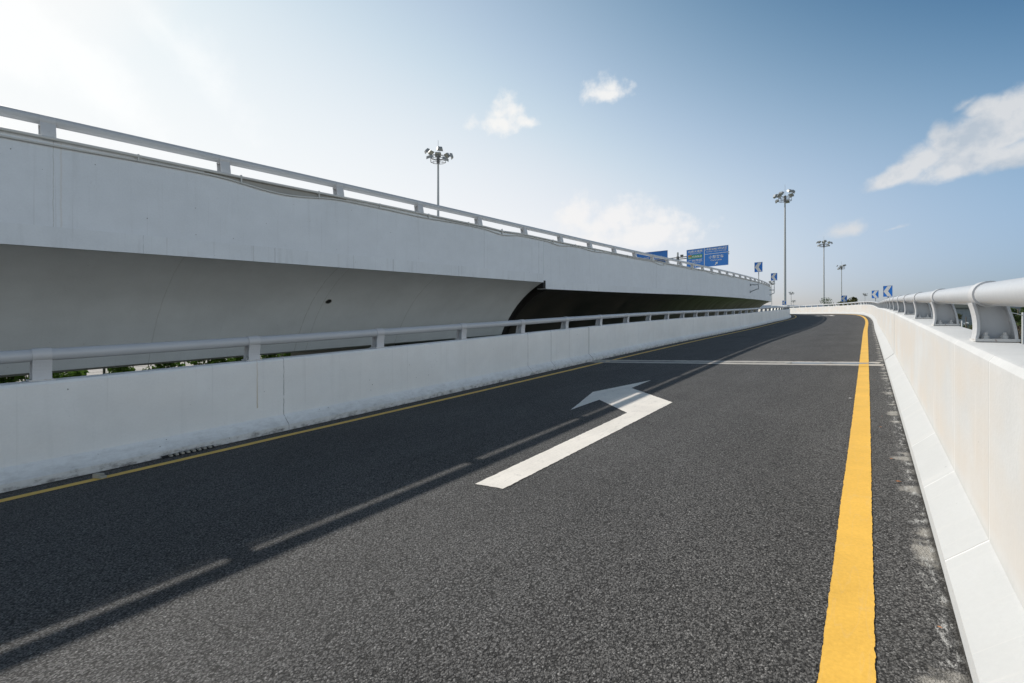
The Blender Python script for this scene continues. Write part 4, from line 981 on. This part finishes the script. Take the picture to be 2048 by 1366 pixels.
for k in range(3):
    t = mth(nt, 'ADD', mth(nt, 'ADD', mth(nt, 'MULTIPLY', a2, HZ[5][k]), HZ[0][k]), mth(nt, 'ADD', mth(nt, 'MULTIPLY', ang, HZ[1][k]), mth(nt, 'ADD', mth(nt, 'MULTIPLY', el, HZ[2][k]), mth(nt, 'ADD', mth(nt, 'MULTIPLY', q1, HZ[3][k]), mth(nt, 'MULTIPLY', q2, HZ[4][k])))))
    # unseen sky as added fill: zenith dimmed, low side opposite the sun raised
    zen = ramp(nt, el0, .60, .80, 1., .25); bk = mth(nt, 'MULTIPLY', ramp(nt, ang0, 1.67, 2.05), ramp(nt, el0, .50, .92, 1., 0.))
    ch.append(mth(nt, 'MINIMUM', mth(nt, 'MAXIMUM', mth(nt, 'EXPONENT', t), (.30, .55, .85)[k]), (3.4, 2.8, 2.3)[k]))
    ch[-1] = mth(nt, 'ADD', mth(nt, 'MULTIPLY', mth(nt, 'MULTIPLY', ch[-1], zen), mth(nt, 'SUBTRACT', 1., bk)), mth(nt, 'MULTIPLY', bk, BACK_FILL[k]))
base = nd(nt, 'VectorMath', {0: sky.outputs[0], 1: nd(nt, 'CombineXYZ', {0: ch[0], 1: ch[1], 2: ch[2]}).outputs[0]}, operation='MULTIPLY').outputs[0]
CL = 9.2
rl = []
for c_ in nd(nt, 'SeparateXYZ', {0: base}).outputs:
    e = mth(nt, 'EXPONENT', mth(nt, 'MULTIPLY', mth(nt, 'MAXIMUM', mth(nt, 'SUBTRACT', c_, 6.5), 0.), -1/3.4))
    rl.append(mth(nt, 'ADD', mth(nt, 'MINIMUM', c_, 6.5), mth(nt, 'MULTIPLY', mth(nt, 'SUBTRACT', 1., e), 3.4)))
base = nd(nt, 'CombineXYZ', {0: rl[0], 1: rl[1], 2: rl[2]}).outputs[0]
m1, nz = cloud_mask([(1000, 248, 66, 30, .05), (1008, 226, 44, 34, .1), (1055, 246, 42, 20, -.1), (1218, 190, 44, 26, .0), (1180, 190, 24, 24, 0), (1222, 176, 30, 24, 0)], 2.7, -.15, 1.05, 30.)
base = mixc(nt, mth(nt, 'MULTIPLY', m1, .86), base, (9.6, 9.45, 9.2))
m5, nz = cloud_mask([(1262, 438, 76, 46, .0), (1162, 436, 46, 40, 0), (1205, 452, 90, 40, 0), (1330, 440, 44, 34, 0), (1300, 462, 110, 40, 0), (1240, 480, 150, 34, 0)], 2.4, -.2, .8, 26.)
base = mixc(nt, mth(nt, 'MULTIPLY', m5, .80), base, (9.3, 9.15, 9.05))
m2, nz = cloud_mask([(1990, 250, 130, 80, .25), (1900, 285, 84, 66, .3), (1850, 320, 90, 62, .3), (1780, 362, 62, 36, .2), (1930, 330, 130, 56, .15), (2060, 240, 140, 100, .1), (2060, 310, 130, 60, .1), (1812, 345, 60, 50, .2), (1880, 268, 40, 40, .3), (1965, 218, 50, 40, .2), (1960, 292, 200, 72, .35)], 1.25, -.05, .55, 21.)
shade = ramp(nt, noise(nt, D, 20., 5, .55), .40, .60)
base = mixc(nt, mth(nt, 'MULTIPLY', m2, .80), base, mixc(nt, shade, (5.4, 5.9, 6.5), (7.9, 7.85, 7.8)))
m3, nz = cloud_mask([(1688, 462, 54, 26, .05), (1785, 458, 40, 10, .2), (1935, 205, 40, 22, .5)], 2.6, -.05, 1.1, 22.)
base = mixc(nt, mth(nt, 'MULTIPLY', m3, .7), base, (7.6, 7.5, 7.4))
m4, nz = cloud_mask([(180, 150, 300, 90, -.75), (60, 330, 400, 110, -.3), (330, 60, 260, 80, -.8), (-50, 60, 300, 180, 0)], 2.6, -.1, 1.1, 9., 8)
base = mixc(nt, mth(nt, 'MULTIPLY', m4, .35), base, (11.2, 11.1, 10.9))
base = nd(nt, 'VectorMath', {0: base, 1: (9.9, 10.0, 10.1)}, operation='MINIMUM').outputs[0]
nt.links.new(base, bg.inputs[0]); bg.inputs[1].default_value = STR
sl = bpy.data.lights.new('sun', 'SUN'); sl.energy = 4.2; sl.angle = math.radians(.46); sl.color = (1., .945, .87)
so = bpy.data.objects.new('sun', sl); COL.objects.link(so); so.rotation_euler = to_sun.to_track_quat('Z', 'Y').to_euler(); so.location = (-30, 0, 40)
cam = bpy.data.cameras.new('camera'); co = bpy.data.objects.new('camera', cam); COL.objects.link(co); SC.camera = co
co.location = (0, 0, EZ); co.rotation_euler = (math.pi/2, 0, TH); cam.sensor_width = 36; cam.lens = FPX*36/2048; cam.shift_y = -(683-HOR)/2048
cam.clip_start = .05; cam.clip_end = 6000
SC.view_settings.view_transform = 'Standard'; SC.view_settings.look = 'None'; SC.view_settings.exposure = 0.; SC.view_settings.gamma = 1
SC.render.engine = 'CYCLES'; SC.cycles.max_bounces = 5; SC.cycles.diffuse_bounces = 3; SC.cycles.glossy_bounces = 2; SC.cycles.use_denoising = True
